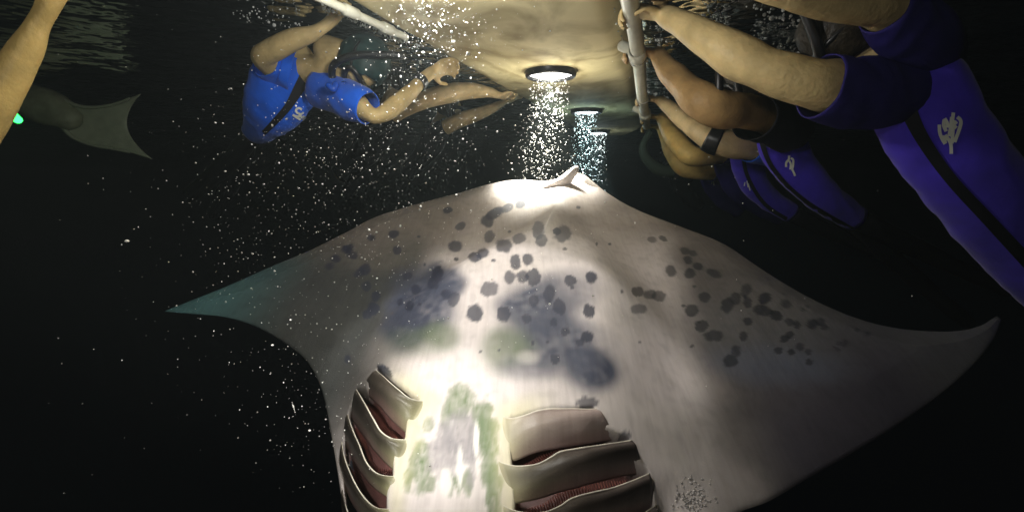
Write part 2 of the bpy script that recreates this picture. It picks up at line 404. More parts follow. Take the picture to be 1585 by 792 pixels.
for poly in (pitL, pitR):
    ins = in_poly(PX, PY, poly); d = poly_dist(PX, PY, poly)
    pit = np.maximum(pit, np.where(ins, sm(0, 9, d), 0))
H0 = H.copy(); H = H - 0.045 * pit
wx, wy, wz = world(GX, GY, H)
wx0, wy0, wz0 = world(GX, GY, H0)

# skin pattern: pale belly, ink spots and soft grey patches (pigment), plus painted-in light and shade
base = np.zeros(GX.shape + (3,)); base[:] = (0.66, 0.60, 0.585)
def nz(x, y, s, o=0.0):
    return np.array([noise.noise(Vector((a * s, b * s, o))) for a, b in zip(x.ravel(), y.ravel())]).reshape(x.shape)
N1 = nz(GX, GY, 14); N2 = nz(GX, GY, 45, 3); N3 = nz(GX, GY, 5, 7)
def paint(mask, colr):
    mask = np.clip(mask, 0, 1)[..., None]; base[:] = base * (1 - mask) + np.array(colr) * mask
paint(0.35 * sm(-0.1, 0.4, N3), (0.58, 0.54, 0.47))
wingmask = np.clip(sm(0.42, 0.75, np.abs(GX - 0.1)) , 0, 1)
paint(0.94 * sm(0.29, 0.47, np.abs(GX - 0.03 - 0.2 * (GY - 1)) + 0.12 * N3), (0.128, 0.118, 0.112))  # wings painted darker, to set off the lamp-lit torso
paint(0.9 * sm(0.27, 0.44, -(GX - 0.12 * (GY - 1))), (0.05, 0.055, 0.054))  # shade of the left wing, outside the lamp cone, painted in
paint(0.9 * sm(0.60, 0.95, -(GX - 0.0)), (0.085, 0.20, 0.21))  # cyan lamp tint painted on the left wing tip
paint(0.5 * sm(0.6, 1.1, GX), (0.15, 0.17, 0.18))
paint(0.85 * sm(0.42, 0.6, GX) * (1 - sm(0.05, 0.42, GY - By[:, None])) * (1 - 0.8 * sm(0.85, 1.15, GX)), (0.045, 0.042, 0.062))   # light falloff towards the wing's front, painted dark
paint(0.75 * sm(1.45, 1.75, GY + 0.1 * N3) * (1 - sm(1.9, 2.1, GY)), (0.25, 0.215, 0.185))  # shaded band behind the belly bulge, painted darker
base *= (1 - 0.10 * sm(0.0, 0.5, N2) - 0.10 * sm(0.0, 0.5, N1))[..., None]
def blob(cx, cy, rx, ry, rot, soft, strength, colr, jit=0.25):
    c, s = math.cos(rot), math.sin(rot); dx, dy = PX - cx, PY - cy
    u = (dx * c + dy * s) / (rx * 1.06); v = (-dx * s + dy * c) / (ry * 1.06)
    strength = strength * (1 + 0.25 * N2)
    d = np.sqrt(u * u + v * v) + N1 * jit + N2 * jit * 0.5
    paint(strength * (1 - sm(1 - soft, 1 + soft, d)), colr)
G1 = (0.060, 0.068, 0.100); G2 = (0.12, 0.15, 0.09)
for a in [(655, 470, 50, 52, 0.3, .35, .93, G1), (625, 510, 34, 36, 0, .4, .93, G1), (690, 435, 30, 22, 0, .4, .9, G1), (655, 440, 40, 26, 0, .5, .55, G1), (685, 520, 26, 20, 0, .5, .7, G2), (650, 530, 50, 20, 0, .6, .5, G2),
          (830, 480, 55, 44, 0.1, .4, .9, G1), (860, 530, 70, 46, 0.3, .4, .9, G1), (915, 570, 46, 34, 0.2, .4, .95, G1), (880, 450, 44, 28, 0, .5, .6, G1), (785, 540, 36, 32, 0, .5, .75, G2), (820, 570, 46, 18, 0, .5, .55, G1),
          (1190, 565, 90, 26, 0.1, .7, .55, (0.12, 0.14, 0.20)), (1180, 520, 110, 40, 0.2, .7, .25, (0.15, 0.17, 0.2)), (745, 640, 22, 45, 0, .0, 0, G2)]:
    blob(*a)
paint(0.5 * (1 - sm(0.3, 1.3, N1 * .5 + np.sqrt(((PX - 817) / 20) ** 2 + ((PY - 553) / 12) ** 2))), (0.62, 0.58, 0.54))
SP = (0.030, 0.034, 0.055)
spots = [(705, 381, 10, 8, 0), (757, 366, 10, 7, -.9), (780, 380, 12, 10, 0), (803, 369, 10, 7, -.3), (735, 398, 9, 7, 0), (747, 392, 9, 7, -.5), (833, 356, 9, 13, .1), (838, 372, 8, 9, .2), (871, 362, 13, 12, 0), (862, 358, 6, 5, 0),
         (798, 405, 8, 11, -.1), (817, 401, 8, 8, 0), (789, 429, 8, 9, 0), (809, 428, 9, 9, 0), (826, 428, 11, 12, 0), (757, 447, 13, 11, -.4), (735, 484, 12, 13, 0), (779, 486, 10, 11, 0), (915, 429, 9, 8, 0), (912, 481, 9, 10, 0),
         (677, 424, 8, 12, .2), (671, 438, 8, 10, .1), (702, 463, 8, 12, .4), (631, 427, 8, 5, -.6), (644, 448, 7, 7, 0), (634, 473, 6, 8, .3), (619, 467, 4, 5, 0), (578, 478, 9, 9, 0), (582, 458, 6, 8, 0), (568, 486, 7, 7, 0),
         (883, 434, 9, 7, .4), (850, 455, 8, 14, .2), (866, 475, 9, 13, -.4), (826, 465, 7, 9, 0), (815, 493, 7, 6, 0), (857, 499, 5, 6, 0), (909, 521, 9, 8, 0), (898, 530, 6, 5, 0), (859, 555, 7, 7, 0), (875, 513, 6, 6, 0), (690, 455, 7, 7, 0),
         (754, 342, 9, 9, 0), (766, 330, 16, 7, -.5), (785, 322, 12, 5, -.4), (805, 316, 8, 5, -.4), (713, 350, 8, 5, -.5), (693, 325, 7, 4, 0), (610, 362, 8, 5, -.3), (615, 387, 6, 6, 0), (565, 417, 8, 8, 0), (567, 443, 7, 7, 0), (556, 422, 9, 5, -.6), (538, 385, 9, 6, -.5), (520, 400, 7, 5, 0), (546, 395, 7, 5, 0), (575, 368, 6, 4, 0), (510, 412, 6, 5, 0),
         (706, 401, 3, 2, 0), (538, 555, 4, 6, 0), (909, 623, 17, 8, 0), (963, 675, 15, 6, -.2), (596, 573, 13, 5, .7), (805, 700, 11, 5, 0),
         (987, 451, 9, 7, 0), (1006, 455, 9, 7, 0), (1020, 458, 10, 8, .2), (989, 478, 12, 7, 0), (1038, 419, 8, 8, 0), (1068, 423, 8, 7, 0), (1009, 371, 7, 4, .2), (1026, 369, 6, 3, .4), (1060, 388, 7, 5, .4), (1065, 402, 6, 6, 0), (1073, 392, 5, 4, 0), (1080, 412, 7, 5, .3), (1106, 423, 11, 5, .4), (1090, 459, 8, 7, .5),
         (1071, 480, 10, 9, 0), (1085, 504, 10, 9, 0), (1104, 519, 14, 8, 0), (1126, 472, 9, 12, .1), (1139, 461, 7, 9, .2), (1155, 449, 7, 10, .3), (1157, 468, 6, 8, 0), (1158, 497, 6, 6, 0), (1151, 520, 6, 6, 0), (1130, 558, 10, 9, 0), (1139, 543, 7, 8, 0),
         (1184, 462, 10, 8, -.6), (1180, 480, 14, 8, .3), (1202, 488, 9, 7, .3), (1217, 470, 8, 6, .4), (1222, 498, 7, 5, .3), (1234, 502, 4, 6, 0), (1222, 518, 6, 5, 0), (1214, 524, 6, 5, 0), (1257, 501, 8, 7, 0), (1270, 498, 7, 6, .4), (1276, 506, 5, 4, 0), (1205, 542, 6, 5, 0), (1238, 536, 6, 5, .3), (1225, 545, 5, 4, 0), (1251, 544, 4, 4, 0), (1299, 531, 4, 3, 0), (1308, 531, 4, 5, 0), (1343, 516, 4, 3, 0), (1253, 560, 5, 4, 0), (1297, 541, 3, 3, 0)]
NJ = nz(PX, PY, 0.11, 2); NK = nz(PX, PY, 0.35, 8)
for _ in range(36):      # small flecks
    spots.append((rng.uniform(640, 1330), rng.uniform(320, 560), rng.uniform(1, 2.6), rng.uniform(1, 2.2), 0))
for (cx, cy_, rx, ry, rot) in spots:
    c, s = math.cos(rot), math.sin(rot); dx, dy = PX - cx, PY - cy_
    m_ = (np.abs(dx) < 34) & (np.abs(dy) < 34)
    if not m_.any(): continue
    u = (dx * c + dy * s) / (rx + 1); v = (-dx * s + dy * c) / (ry + 1)
    d = np.sqrt(u * u + v * v) + NJ * 0.22 + NK * 0.12
    k = (0.93 if cx < 980 else 0.80) * rng.uniform(0.78, 1.0); soft_ = rng.uniform(0.05, 0.17)
    if cy_ > 440 and (600 < cx < 700 or 800 < cx < 900): k = 0.78
    paint(np.where(m_, k * (1 - sm(0.95 - soft_, 1.0 + soft_, d)), 0), SP if cx < 980 else (0.028, 0.032, 0.040))
# chest blotch between the gills
GR = (0.12, 0.17, 0.075); LV = (0.23, 0.215, 0.225); NM = nz(PX, PY, 0.06, 21); NM2 = nz(PX * 1.6, PY * 0.8, 0.12, 31)
chest = [(712, 625, 26, 30, GR, .9), (690, 640, 10, 25, GR, .7), (663, 655, 10, 15, GR, .7), (650, 715, 17, 48, GR, .9), (633, 735, 8, 24, GR, .9), (716, 675, 34, 50, LV, .85), (690, 700, 30, 40, LV, .8), (757, 700, 17, 62, GR, .95), (752, 660, 12, 40, GR, .85), (765, 760, 14, 50, GR, .95), (740, 640, 10, 18, GR, .8),
         (697, 748, 7, 18, GR, .8), (710, 748, 6, 20, GR, .8), (724, 744, 8, 22, GR, .85), (668, 745, 7, 14, GR, .8), (730, 700, 8, 50, LV, .7)]
for (cx, cy_, rx, ry, c_, k) in chest:
    d = np.sqrt(((PX - cx) / rx) ** 2 + ((PY - cy_) / ry) ** 2) + N1 * 0.3 + NM * 0.35 + NM2 * 0.3
    paint(k * (1 - sm(0.72, 1.12, d)) * (0.82 + 0.45 * NM2), c_)
for (cx, cy_, rx, ry) in [(737, 680, 5, 30), (712, 720, 5, 34), (690, 745, 10, 22)]:
    d = np.sqrt(((PX - cx) / rx) ** 2 + ((PY - cy_) / ry) ** 2) + N1 * 0.2
    paint(0.9 * (1 - sm(0.6, 1.2, d)), (0.72, 0.70, 0.66))
# yellowish rim round the gill roots
d = np.minimum(poly_dist(PX, PY, pitL), poly_dist(PX, PY, pitR))
paint(0.5 * (1 - sm(6, 40, d)) * sm(560, 600, PY) * sm(585, 625, PX) * (1 - sm(800, 880, PX)), (0.62, 0.58, 0.30))
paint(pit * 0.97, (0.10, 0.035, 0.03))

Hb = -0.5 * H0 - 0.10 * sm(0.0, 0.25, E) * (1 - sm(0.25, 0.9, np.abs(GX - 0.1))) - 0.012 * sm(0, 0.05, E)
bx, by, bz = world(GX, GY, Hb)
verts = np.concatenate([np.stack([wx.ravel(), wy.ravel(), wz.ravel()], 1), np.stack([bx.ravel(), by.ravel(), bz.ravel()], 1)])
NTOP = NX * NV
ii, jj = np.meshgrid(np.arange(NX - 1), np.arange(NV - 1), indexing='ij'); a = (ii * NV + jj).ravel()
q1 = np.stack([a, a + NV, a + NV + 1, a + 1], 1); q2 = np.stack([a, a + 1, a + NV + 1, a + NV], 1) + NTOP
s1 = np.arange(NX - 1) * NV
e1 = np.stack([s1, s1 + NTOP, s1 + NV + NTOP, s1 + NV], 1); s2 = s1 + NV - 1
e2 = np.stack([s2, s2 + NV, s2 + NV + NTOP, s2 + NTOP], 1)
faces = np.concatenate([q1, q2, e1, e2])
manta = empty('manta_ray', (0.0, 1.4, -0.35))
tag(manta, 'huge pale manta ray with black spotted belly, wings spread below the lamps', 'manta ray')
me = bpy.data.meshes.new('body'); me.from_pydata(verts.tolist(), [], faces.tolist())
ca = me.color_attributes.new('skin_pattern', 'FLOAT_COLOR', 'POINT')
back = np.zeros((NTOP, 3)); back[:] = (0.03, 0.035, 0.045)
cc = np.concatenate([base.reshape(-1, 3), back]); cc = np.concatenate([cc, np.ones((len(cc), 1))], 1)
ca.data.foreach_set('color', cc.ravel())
def vc_mat(name, rough=0.55, bump=0.25, attr='skin_pattern'):
    m = bpy.data.materials.new(name); m.use_nodes = True; nt = m.node_tree; b = nt.nodes['Principled BSDF']
    at = nt.nodes.new('ShaderNodeVertexColor'); at.layer_name = attr
    tc = nt.nodes.new('ShaderNodeTexCoord'); n = nt.nodes.new('ShaderNodeTexNoise'); n.inputs['Scale'].default_value = 220; n.inputs['Detail'].default_value = 3
    n3 = nt.nodes.new('ShaderNodeTexNoise'); n3.inputs['Scale'].default_value = 30; n3.inputs['Detail'].default_value = 5
    mp = nt.nodes.new('ShaderNodeMapping'); mp.inputs['Scale'].default_value = (3.5, 0.35, 0.35)
    nt.links.new(tc.outputs['Object'], mp.inputs['Vector'])
    nt.links.new(tc.outputs['Object'], n.inputs['Vector']); nt.links.new(mp.outputs['Vector'], n3.inputs['Vector'])
    mx = nt.nodes.new('ShaderNodeMix'); mx.data_type = 'RGBA'; mx.blend_type = 'MULTIPLY'; mx.inputs['Factor'].default_value = 0.35
    rp = nt.nodes.new('ShaderNodeValToRGB'); rp.color_ramp.elements[0].position = .35; rp.color_ramp.elements[1].position = .6
    rp.color_ramp.elements[0].color = (.72, .70, .70, 1)
    nt.links.new(n3.outputs['Fac'], rp.inputs['Fac'])
    nt.links.new(at.outputs['Color'], mx.inputs['A']); nt.links.new(rp.outputs['Color'], mx.inputs['B']); nt.links.new(mx.outputs['Result'], b.inputs['Base Color'])
    ad = nt.nodes.new('ShaderNodeMath'); ad.operation = 'ADD'; nt.links.new(n.outputs['Fac'], ad.inputs[0]); nt.links.new(n3.outputs['Fac'], ad.inputs[1])
    bp = nt.nodes.new('ShaderNodeBump'); bp.inputs['Strength'].default_value = bump; bp.inputs['Distance'].default_value = 0.002
    nt.links.new(ad.outputs[0], bp.inputs['Height']); nt.links.new(bp.outputs['Normal'], b.inputs['Normal'])
    b.inputs['Roughness'].default_value = rough; b.inputs['Specular IOR Level'].default_value = 0.35
    return m
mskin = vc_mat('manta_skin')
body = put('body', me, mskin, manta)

# undisturbed belly surface, for seating the flaps
sub = 2
ix = np.arange(0, NX, sub); iv = np.arange(0, NV, sub)
sv = np.stack([wx0[np.ix_(ix, iv)].ravel(), wy0[np.ix_(ix, iv)].ravel(), wz0[np.ix_(ix, iv)].ravel()], 1).tolist(); nvv = len(iv)
sf = [(i * nvv + j, (i + 1) * nvv + j, (i + 1) * nvv + j + 1, i * nvv + j + 1) for i in range(len(ix) - 1) for j in range(nvv - 1)]
belly = BVHTree.FromPolygons(sv, sf)
NRM = Vector((0, -TILT, 1)).normalized()
def hit(px, py):
    r = ray(px, py).normalized(); h = belly.ray_cast(Vector((0, 0, 0)), r)
    return h[0] if h[0] is not None else on_plane(px, py)
def resample(c, n):
    S = spline(c, 10); L = np.concatenate([[0], np.cumsum(np.hypot(*np.diff(S, axis=0).T))]); t = np.linspace(0, L[-1], n)
    return np.stack([np.interp(t, L, S[:, 0]), np.interp(t, L, S[:, 1])], 1)
flap_m = vc_mat('gill_flap_skin', 0.42, 0.2)
fil_m = mat('gill_filament_red', (0.15, 0.05, 0.038), rough=0.5, noise_s=40, noise_amt=0.3)
for key, (rim, root) in FL.items():
    NU, NT_ = 60, 22; R = resample(rim, NU); Q = resample(root, NU)
    left = key[0] == 'L'
    bm = bmesh.new(); rows = []; cols = {}
    def seat(px, py, h):      # foot point whose lifted position shows at the traced pixel
        qx, qy = px, py
        for _ in range(3):
            p = hit(qx, qy) + NRM * h; X_, Y_ = to_px([p[:]]); qx += px - X_[0]; qy += py - Y_[0]
        return hit(qx, qy)
    for i in range(NU):
        u = i / (NU - 1); inner = u if left else 1 - u        # 1 at the side of the chest
        lift = (0.007 if key == 'R1' else 0.011) * (0.2 + 0.8 * math.sin(math.pi * min(1, max(0, u * 0.92 + 0.04))) ** 0.7) * (1 - 0.5 * inner ** 6)
        ee = 1 - inner ** 5
        a = seat(*R[i], (lift + 0.002) * ee - 0.003 * (1 - ee)); b = seat(*Q[i], -0.022 * ee)
        row = []
        # surface from the free edge to the tucked root, bellied in the middle
        for k in range(NT_):
            t = k / (NT_ - 1)
            p = a.lerp(b, t)
            h = lift * (1 - t) ** 0.8 + 0.008 * math.sin(math.pi * t) + 0.0015 * noise.noise(Vector((u * 7, t * 3, ord(key[1])))) - 0.022 * t ** 3
            if t < 0.08: h += 0.002 * (1 - t / 0.08)
            fold = 0.0025 * math.sin(t * 9 + u * 5) * (1 - t)
            v = bm.verts.new(p + NRM * ((h + fold) * ee - 0.003 * (1 - ee))); row.append(v)
            nn = noise.noise(p * 30) * 0.5 + 0.5
            pale = np.array((0.36, 0.285, 0.26) if key == 'R1' else (0.14, 0.112, 0.10) if not left else (0.085, 0.07, 0.056)); yel = np.array((0.26, 0.26, 0.12)); pink = np.array((0.34, 0.20, 0.185)); dark = np.array((0.035, 0.028, 0.024))
            c = pale * (1 - 0.9 * inner ** 3.5) + (yel * (1 - inner ** 3) + np.array((0.60, 0.56, 0.36) if inner > 0.93 else (0.42, 0.40, 0.22)) * inner ** 3) * 0.9 * inner ** 3.5
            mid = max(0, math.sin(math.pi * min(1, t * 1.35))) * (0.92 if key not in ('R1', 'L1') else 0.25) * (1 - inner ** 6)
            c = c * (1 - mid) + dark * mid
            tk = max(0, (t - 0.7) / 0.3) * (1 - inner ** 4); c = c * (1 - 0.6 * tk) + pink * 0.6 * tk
            if t < 0.045: c = np.array((0.78, 0.74, 0.62))
            c = c * (0.8 + 0.35 * nn)
            cols[len(cols)] = c
        # underside of the lip folding back into the slit
        rows.append(row)
    for i in range(NU - 1):
        for k in range(NT_ - 1):
            f = (rows[i][k], rows[i + 1][k], rows[i + 1][k + 1], rows[i][k + 1]); bm.faces.new(f if not left else f)
    bm.normal_update()
    me = bpy.data.meshes.new('gill_flap'); bm.to_mesh(me); bm.free()
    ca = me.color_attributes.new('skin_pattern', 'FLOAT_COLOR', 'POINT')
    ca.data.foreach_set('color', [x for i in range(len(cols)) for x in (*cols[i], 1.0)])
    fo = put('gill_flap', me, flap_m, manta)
    so = fo.modifiers.new('thickness', 'SOLIDIFY'); so.thickness = 0.0022; so.offset = 0
    # comb of red filaments in the slit, in front of the free edge
    bm = bmesh.new()
    up = 1
    for i in range(7, NU - 8):
        u = i / (NU - 1)
        c0 = hit(*R[i]) + NRM * (-0.030)
        dirv = (hit(*R[i]) - hit(*Q[i])).normalized()
        wdt = 0.045 * math.sin(math.pi * u) ** 0.5
        tng = (Vector(hit(*R[min(NU - 1, i + 1)])) - Vector(hit(*R[i - 1]))).normalized() * 0.0016
        p0 = c0 - dirv * 0.01; p1 = c0 + dirv * wdt * 0.5 - NRM * 0.004; p2 = c0 + dirv * wdt - NRM * 0.02
        va = [bm.verts.new(q) for q in (p0 - tng, p0 + tng, p1 + tng, p1 - tng, p2 + tng, p2 - tng, p0 + NRM * .004, p1 + NRM * .004, p2 + NRM * .003)]
        for f in ((0, 6, 7, 3), (6, 1, 2, 7), (3, 7, 8, 5), (7, 2, 4, 8)): bm.faces.new([va[x] for x in f])
    fl = put('gill_filaments', bm, fil_m, smooth=False); fl.parent = fo

def sheet(bm, pts, thick, puff=0.0):
    """leaf shaped closed lens from an outline of world points"""
    c = sum(pts, Vector()) / len(pts); n = len(pts)
    nr = Vector()
    for i in range(n): nr += (pts[i] - c).cross(pts[(i + 1) % n] - c)
    nr.normalize(); 
    for sgn in (1, -1):
        prev = [bm.verts.new(p) for p in pts] if sgn == 1 else rim0
        if sgn == 1: rim0 = prev
        for s in (0.8, 0.5, 0.2):
            cur = [bm.verts.new(c + (p - c) * s + nr * sgn * thick * (1 - s * s)) for p in pts]
            for k in range(n):
                f = (prev[k], prev[(k + 1) % n], cur[(k + 1) % n], cur[k]); bm.faces.new(f if sgn > 0 else f[::-1])
            prev = cur
        tip = bm.verts.new(c + nr * sgn * thick)
        for k in range(n):
            f = (prev[k], prev[(k + 1) % n], tip); bm.faces.new(f if sgn > 0 else f[::-1])
white_m = mat('white_fin_skin', (0.74, 0.68, 0.64), rough=0.5, noise_s=20, noise_amt=0.1, bump=0.2)
bm = bmesh.new()
pf = spline([(838, 291), (850, 282), (866, 274), (880, 263), (892, 256), (896, 262), (890, 274), (880, 288), (862, 296), (838, 291)], 4)[:-1]
sheet(bm, [P(a, b, 2.02) for a, b in pf], 0.022); put('pelvic_fin', bm, white_m, manta)
bm = bmesh.new()
pf = spline([(884, 290), (893, 276), (903, 270), (918, 282), (930, 296), (905, 304), (884, 290)], 4)[:-1]
sheet(bm, [P(a, b, 2.10) for a, b in pf], 0.02); put('pelvic_fin', bm, white_m, manta)
bm = bmesh.new()
t0 = Vector(world(0.29, 2.12, -0.03)); tl = [t0 + Vector((0.04 * k + 0.02 * math.sin(k), 0.14 * k, 0.03 * k - 0.015 * k * k * 0.3)) for k in range(8)]
tube(bm, tl, [0.022 * (1 - k / 9) for k in range(8)], seg=10); put('tail', bm, mat('dark_tail', (0.03, 0.035, 0.04), rough=.5), manta)
for sx in (-1, 1):   # rolled lobes either side of the mouth, below the frame
    bm = bmesh.new(); pts = [Vector(world(sx * 0.19 + 0.0, 0.56, 0.0)), Vector(world(sx * 0.22, 0.46, 0.02)), Vector(world(sx * 0.20, 0.36, 0.05)), Vector(world(sx * 0.15, 0.30, 0.06))]
    tube(bm, pts, [0.05, 0.05, 0.035, 0.015], seg=14, flat=0.4); put('cephalic_fin', bm, white_m, manta)
bm = bmesh.new()    # rough warty scar near the last gill
for k in range(150):
    a = rng.normal(1075, 17); b_ = rng.normal(775, 17)
    if abs(a - 1075) > 38 or b_ > 815 or b_ < 715: continue
    c = hit(a, b_); sphere(bm, c, 0.0014 + rng.random() * 0.0024, 1, (1, 1, 0.3))
put('skin_bumps', bm, mat('bump_skin', (0.34, 0.32, 0.31), rough=.6), manta)['kind'] = 'stuff'

# ------------------------------------------------------------------ people
def finger(bm, p0, dirs, lens, r):
    pts = [Vector(p0)]
    for d, l in zip(dirs, lens): pts.append(pts[-1] + Vector(d).normalized() * l)
    S = spline([tuple(p) for p in pts], 3)
    tube(bm, [Vector(s) for s in S], list(np.linspace(r, r * 0.75, len(S))), seg=8)
def hand(bm, wrist, d, ax, curl, side=1, s=1.0, op=0.0):
    """palm from the wrist along d, knuckles spread along ax, fingers curling towards curl"""
    d = Vector(d).normalized(); ax = Vector(ax); ax = (ax - d * ax.dot(d)).normalized(); cu = d.cross(ax).normalized()
    if cu.dot(Vector(curl)) < 0: cu = -cu
    w0 = Vector(wrist)
    pts = [w0 - d * 0.01, w0 + d * 0.03 * s, w0 + d * 0.062 * s, w0 + d * 0.088 * s]
    S = pts; rr = [0.026 * s, 0.034 * s, 0.040 * s, 0.038 * s]
    rings = []
    for p, r in zip(S, rr):
        rings.append([bm.verts.new(p + ax * math.cos(t) * r + cu * math.sin(t) * r * 0.42) for t in np.linspace(0, 2 * math.pi, 15)[:-1]])
    for i in range(3):
        for k in range(14): bm.faces.new((rings[i][k], rings[i][(k + 1) % 14], rings[i + 1][(k + 1) % 14], rings[i + 1][k]))
    bm.faces.new(rings[0][::-1]); bm.faces.new(rings[-1])
    for q, (off, ln) in enumerate(((-0.030, 0.9), (-0.010, 1.0), (0.011, 0.95), (0.030, 0.75))):
        b0 = w0 + d * 0.080 * s + ax * off * s; k = 0.9 + 0.12 * q
        finger(bm, b0, [d + cu * 0.35 * k * (1 - op), d * (0.15 + op) + cu * (1.0 - 0.8 * op), d * (1.8 * op - 0.8) + cu * 0.5 * k], [0.040 * ln * s, 0.030 * ln * s, 0.022 * ln * s], 0.0085 * s)
    t0 = w0 + d * 0.028 * s - ax * 0.028 * s * side
    finger(bm, t0, [d * 0.7 - ax * side * 0.7 + cu * 0.3, d * 0.8 - ax * side * 0.1 + cu * 0.7], [0.038 * s, 0.030 * s], 0.0105 * s)

LEGS = []
def body_mesh(limbs, torso=None, torso_flat=0.62, hands=(), head=None, legs=None, vox=0.006):
    LEGS[:] = legs or []
    bm = bmesh.new()
    for rows in limbs: chain(bm, rows, n=9, seg=22, lump=0.0045)
    if torso: chain(bm, torso, n=4, seg=22, flat=torso_flat)
    if legs:
        for rows in legs: chain(bm, rows, n=4, seg=14)
    for h in hands: hand(bm, *h)
    if head:
        c, r, face, up = head          # skull, jaw, nose, ears, brow as one surface
        c = Vector(c); f = Vector(face).normalized(); u = Vector(up); u = (u - f * u.dot(f)).normalized(); s = f.cross(u)
        def ball(o, rr, e=(1, 1, 1)):
            mm = Matrix(((s.x, f.x, u.x, 0), (s.y, f.y, u.y, 0), (s.z, f.z, u.z, 0), (0, 0, 0, 1)))
            bmesh.ops.create_icosphere(bm, subdivisions=3, radius=rr, matrix=Matrix.Translation(c + s * o[0] * r + f * o[1] * r + u * o[2] * r) @ mm @ Matrix.Diagonal((*e, 1)))
        ball((0, -0.1, 0.15), r, (0.82, 1.0, 0.95)); ball((0, 0.25, -0.45), r * 0.62, (0.85, 0.95, 1.0)); ball((0, 0.55, -0.85), r * 0.26)
        ball((0, 0.90, -0.18), r * 0.16, (0.8, 1, 1.6)); ball((0, 0.86, -0.55), r * 0.15, (1.9, 0.8, 0.7))
        for q in (-1, 1): ball((q * 0.80, -0.05, -0.1), r * 0.22, (0.4, 0.8, 1.2)); ball((q * 0.33, 0.72, 0.12), r * 0.16, (1.2, .8, .8))
        chain_pts = [c - u * r * 0.5 - f * r * 0.15, c - u * r * 1.6 - f * r * 0.1]
        tube(bm, chain_pts, [r * 0.55, r * 0.6], seg=14)
    return remesh(bm, vox)

def cloth(name, rows, m, parent, flat=0.66, inflate=1.10, stripe=None, panels=None, wob=0.009, n=8, cap=False):
    bm = bmesh.new(); rows = [(a, b, c, d * inflate) for a, b, c, d in rows]
    chain(bm, rows, n=n, seg=44, flat=flat, cap=cap, wob=wob)
    bmesh.ops.recalc_face_normals(bm, faces=bm.faces)
    me = bpy.data.meshes.new(name); 
    if panels:
        fc = np.array([f.calc_center_median()[:] for f in bm.faces]); fx, fy = to_px(fc)
        sel = np.zeros(len(fc), bool)
        for poly in panels: sel |= in_poly(fx, fy, poly)
        for f, s_ in zip(bm.faces, sel): f.material_index = 1 if s_ else 0
    bm.to_mesh(me); 
    bvh = BVHTree.FromBMesh(bm); bm.free()
    o = put(name, me, [m, M['black_cloth']], parent)
    if not cap:
        so = o.modifiers.new('thickness', 'SOLIDIFY'); so.thickness = 0.003; so.offset = 0
    return o, bvh
def stripe(rows, bvh, parent, name='black_stripe', cols=7, m=None):
    S = spline(rows, 8); bm = bmesh.new(); G = []
    for i in range(len(S)):
        t = (S[min(i + 1, len(S) - 1)] - S[max(i - 1, 0)])[:2]; t = t / (np.hypot(*t) + 1e-9); nrm = np.array((-t[1], t[0])); row = []
        for k in range(cols):
            q = S[i][:2] + nrm * S[i][2] * (k / (cols - 1) - 0.5); r = ray(*q).normalized(); h = bvh.ray_cast(Vector((0, 0, 0)), r)
            row.append(bm.verts.new(h[0] - r * 0.006) if h[0] is not None else None)
        G.append(row)
    for i in range(len(G) - 1):
        for k in range(cols - 1):
            f = (G[i][k], G[i + 1][k], G[i + 1][k + 1], G[i][k + 1])
            if None not in f: bm.faces.new(f)
    return put(name, bm, m or M['black_cloth'], parent)
def added_dark_leg_covers(rows_list, parent):  # black covers added so the legs vanish into the dark
    for rows in rows_list: cloth('added_dark_leg_cover', rows, M['black_cloth'], parent, flat=1.0, inflate=1.12, n=4, cap=True)
def logo(strokes, wpx, bvh, parent, rel):
    bm = bmesh.new()
    for st in strokes:
        S = spline(st, 5) if len(st) > 2 else np.linspace(st[0], st[1], 6)
        L, Rr = [], []
        for i in range(len(S)):
            t = S[min(i + 1, len(S) - 1)] - S[max(i - 1, 0)]; t = t / (np.hypot(*t) + 1e-9); nrm = np.array((-t[1], t[0])) * wpx / 2
            for sgn, lst in ((1, L), (-1, Rr)):
                q = S[i] + nrm * sgn; r = ray(*q).normalized(); h = bvh.ray_cast(Vector((0, 0, 0)), r)
                lst.append(bm.verts.new((h[0] - r * 0.006) if h[0] is not None else P(*q, rel)))
        for i in range(len(L) - 1): bm.faces.new((L[i], L[i + 1], Rr[i + 1], Rr[i]))
    return put('chest_logo', bm, M['print'], parent, smooth=False)

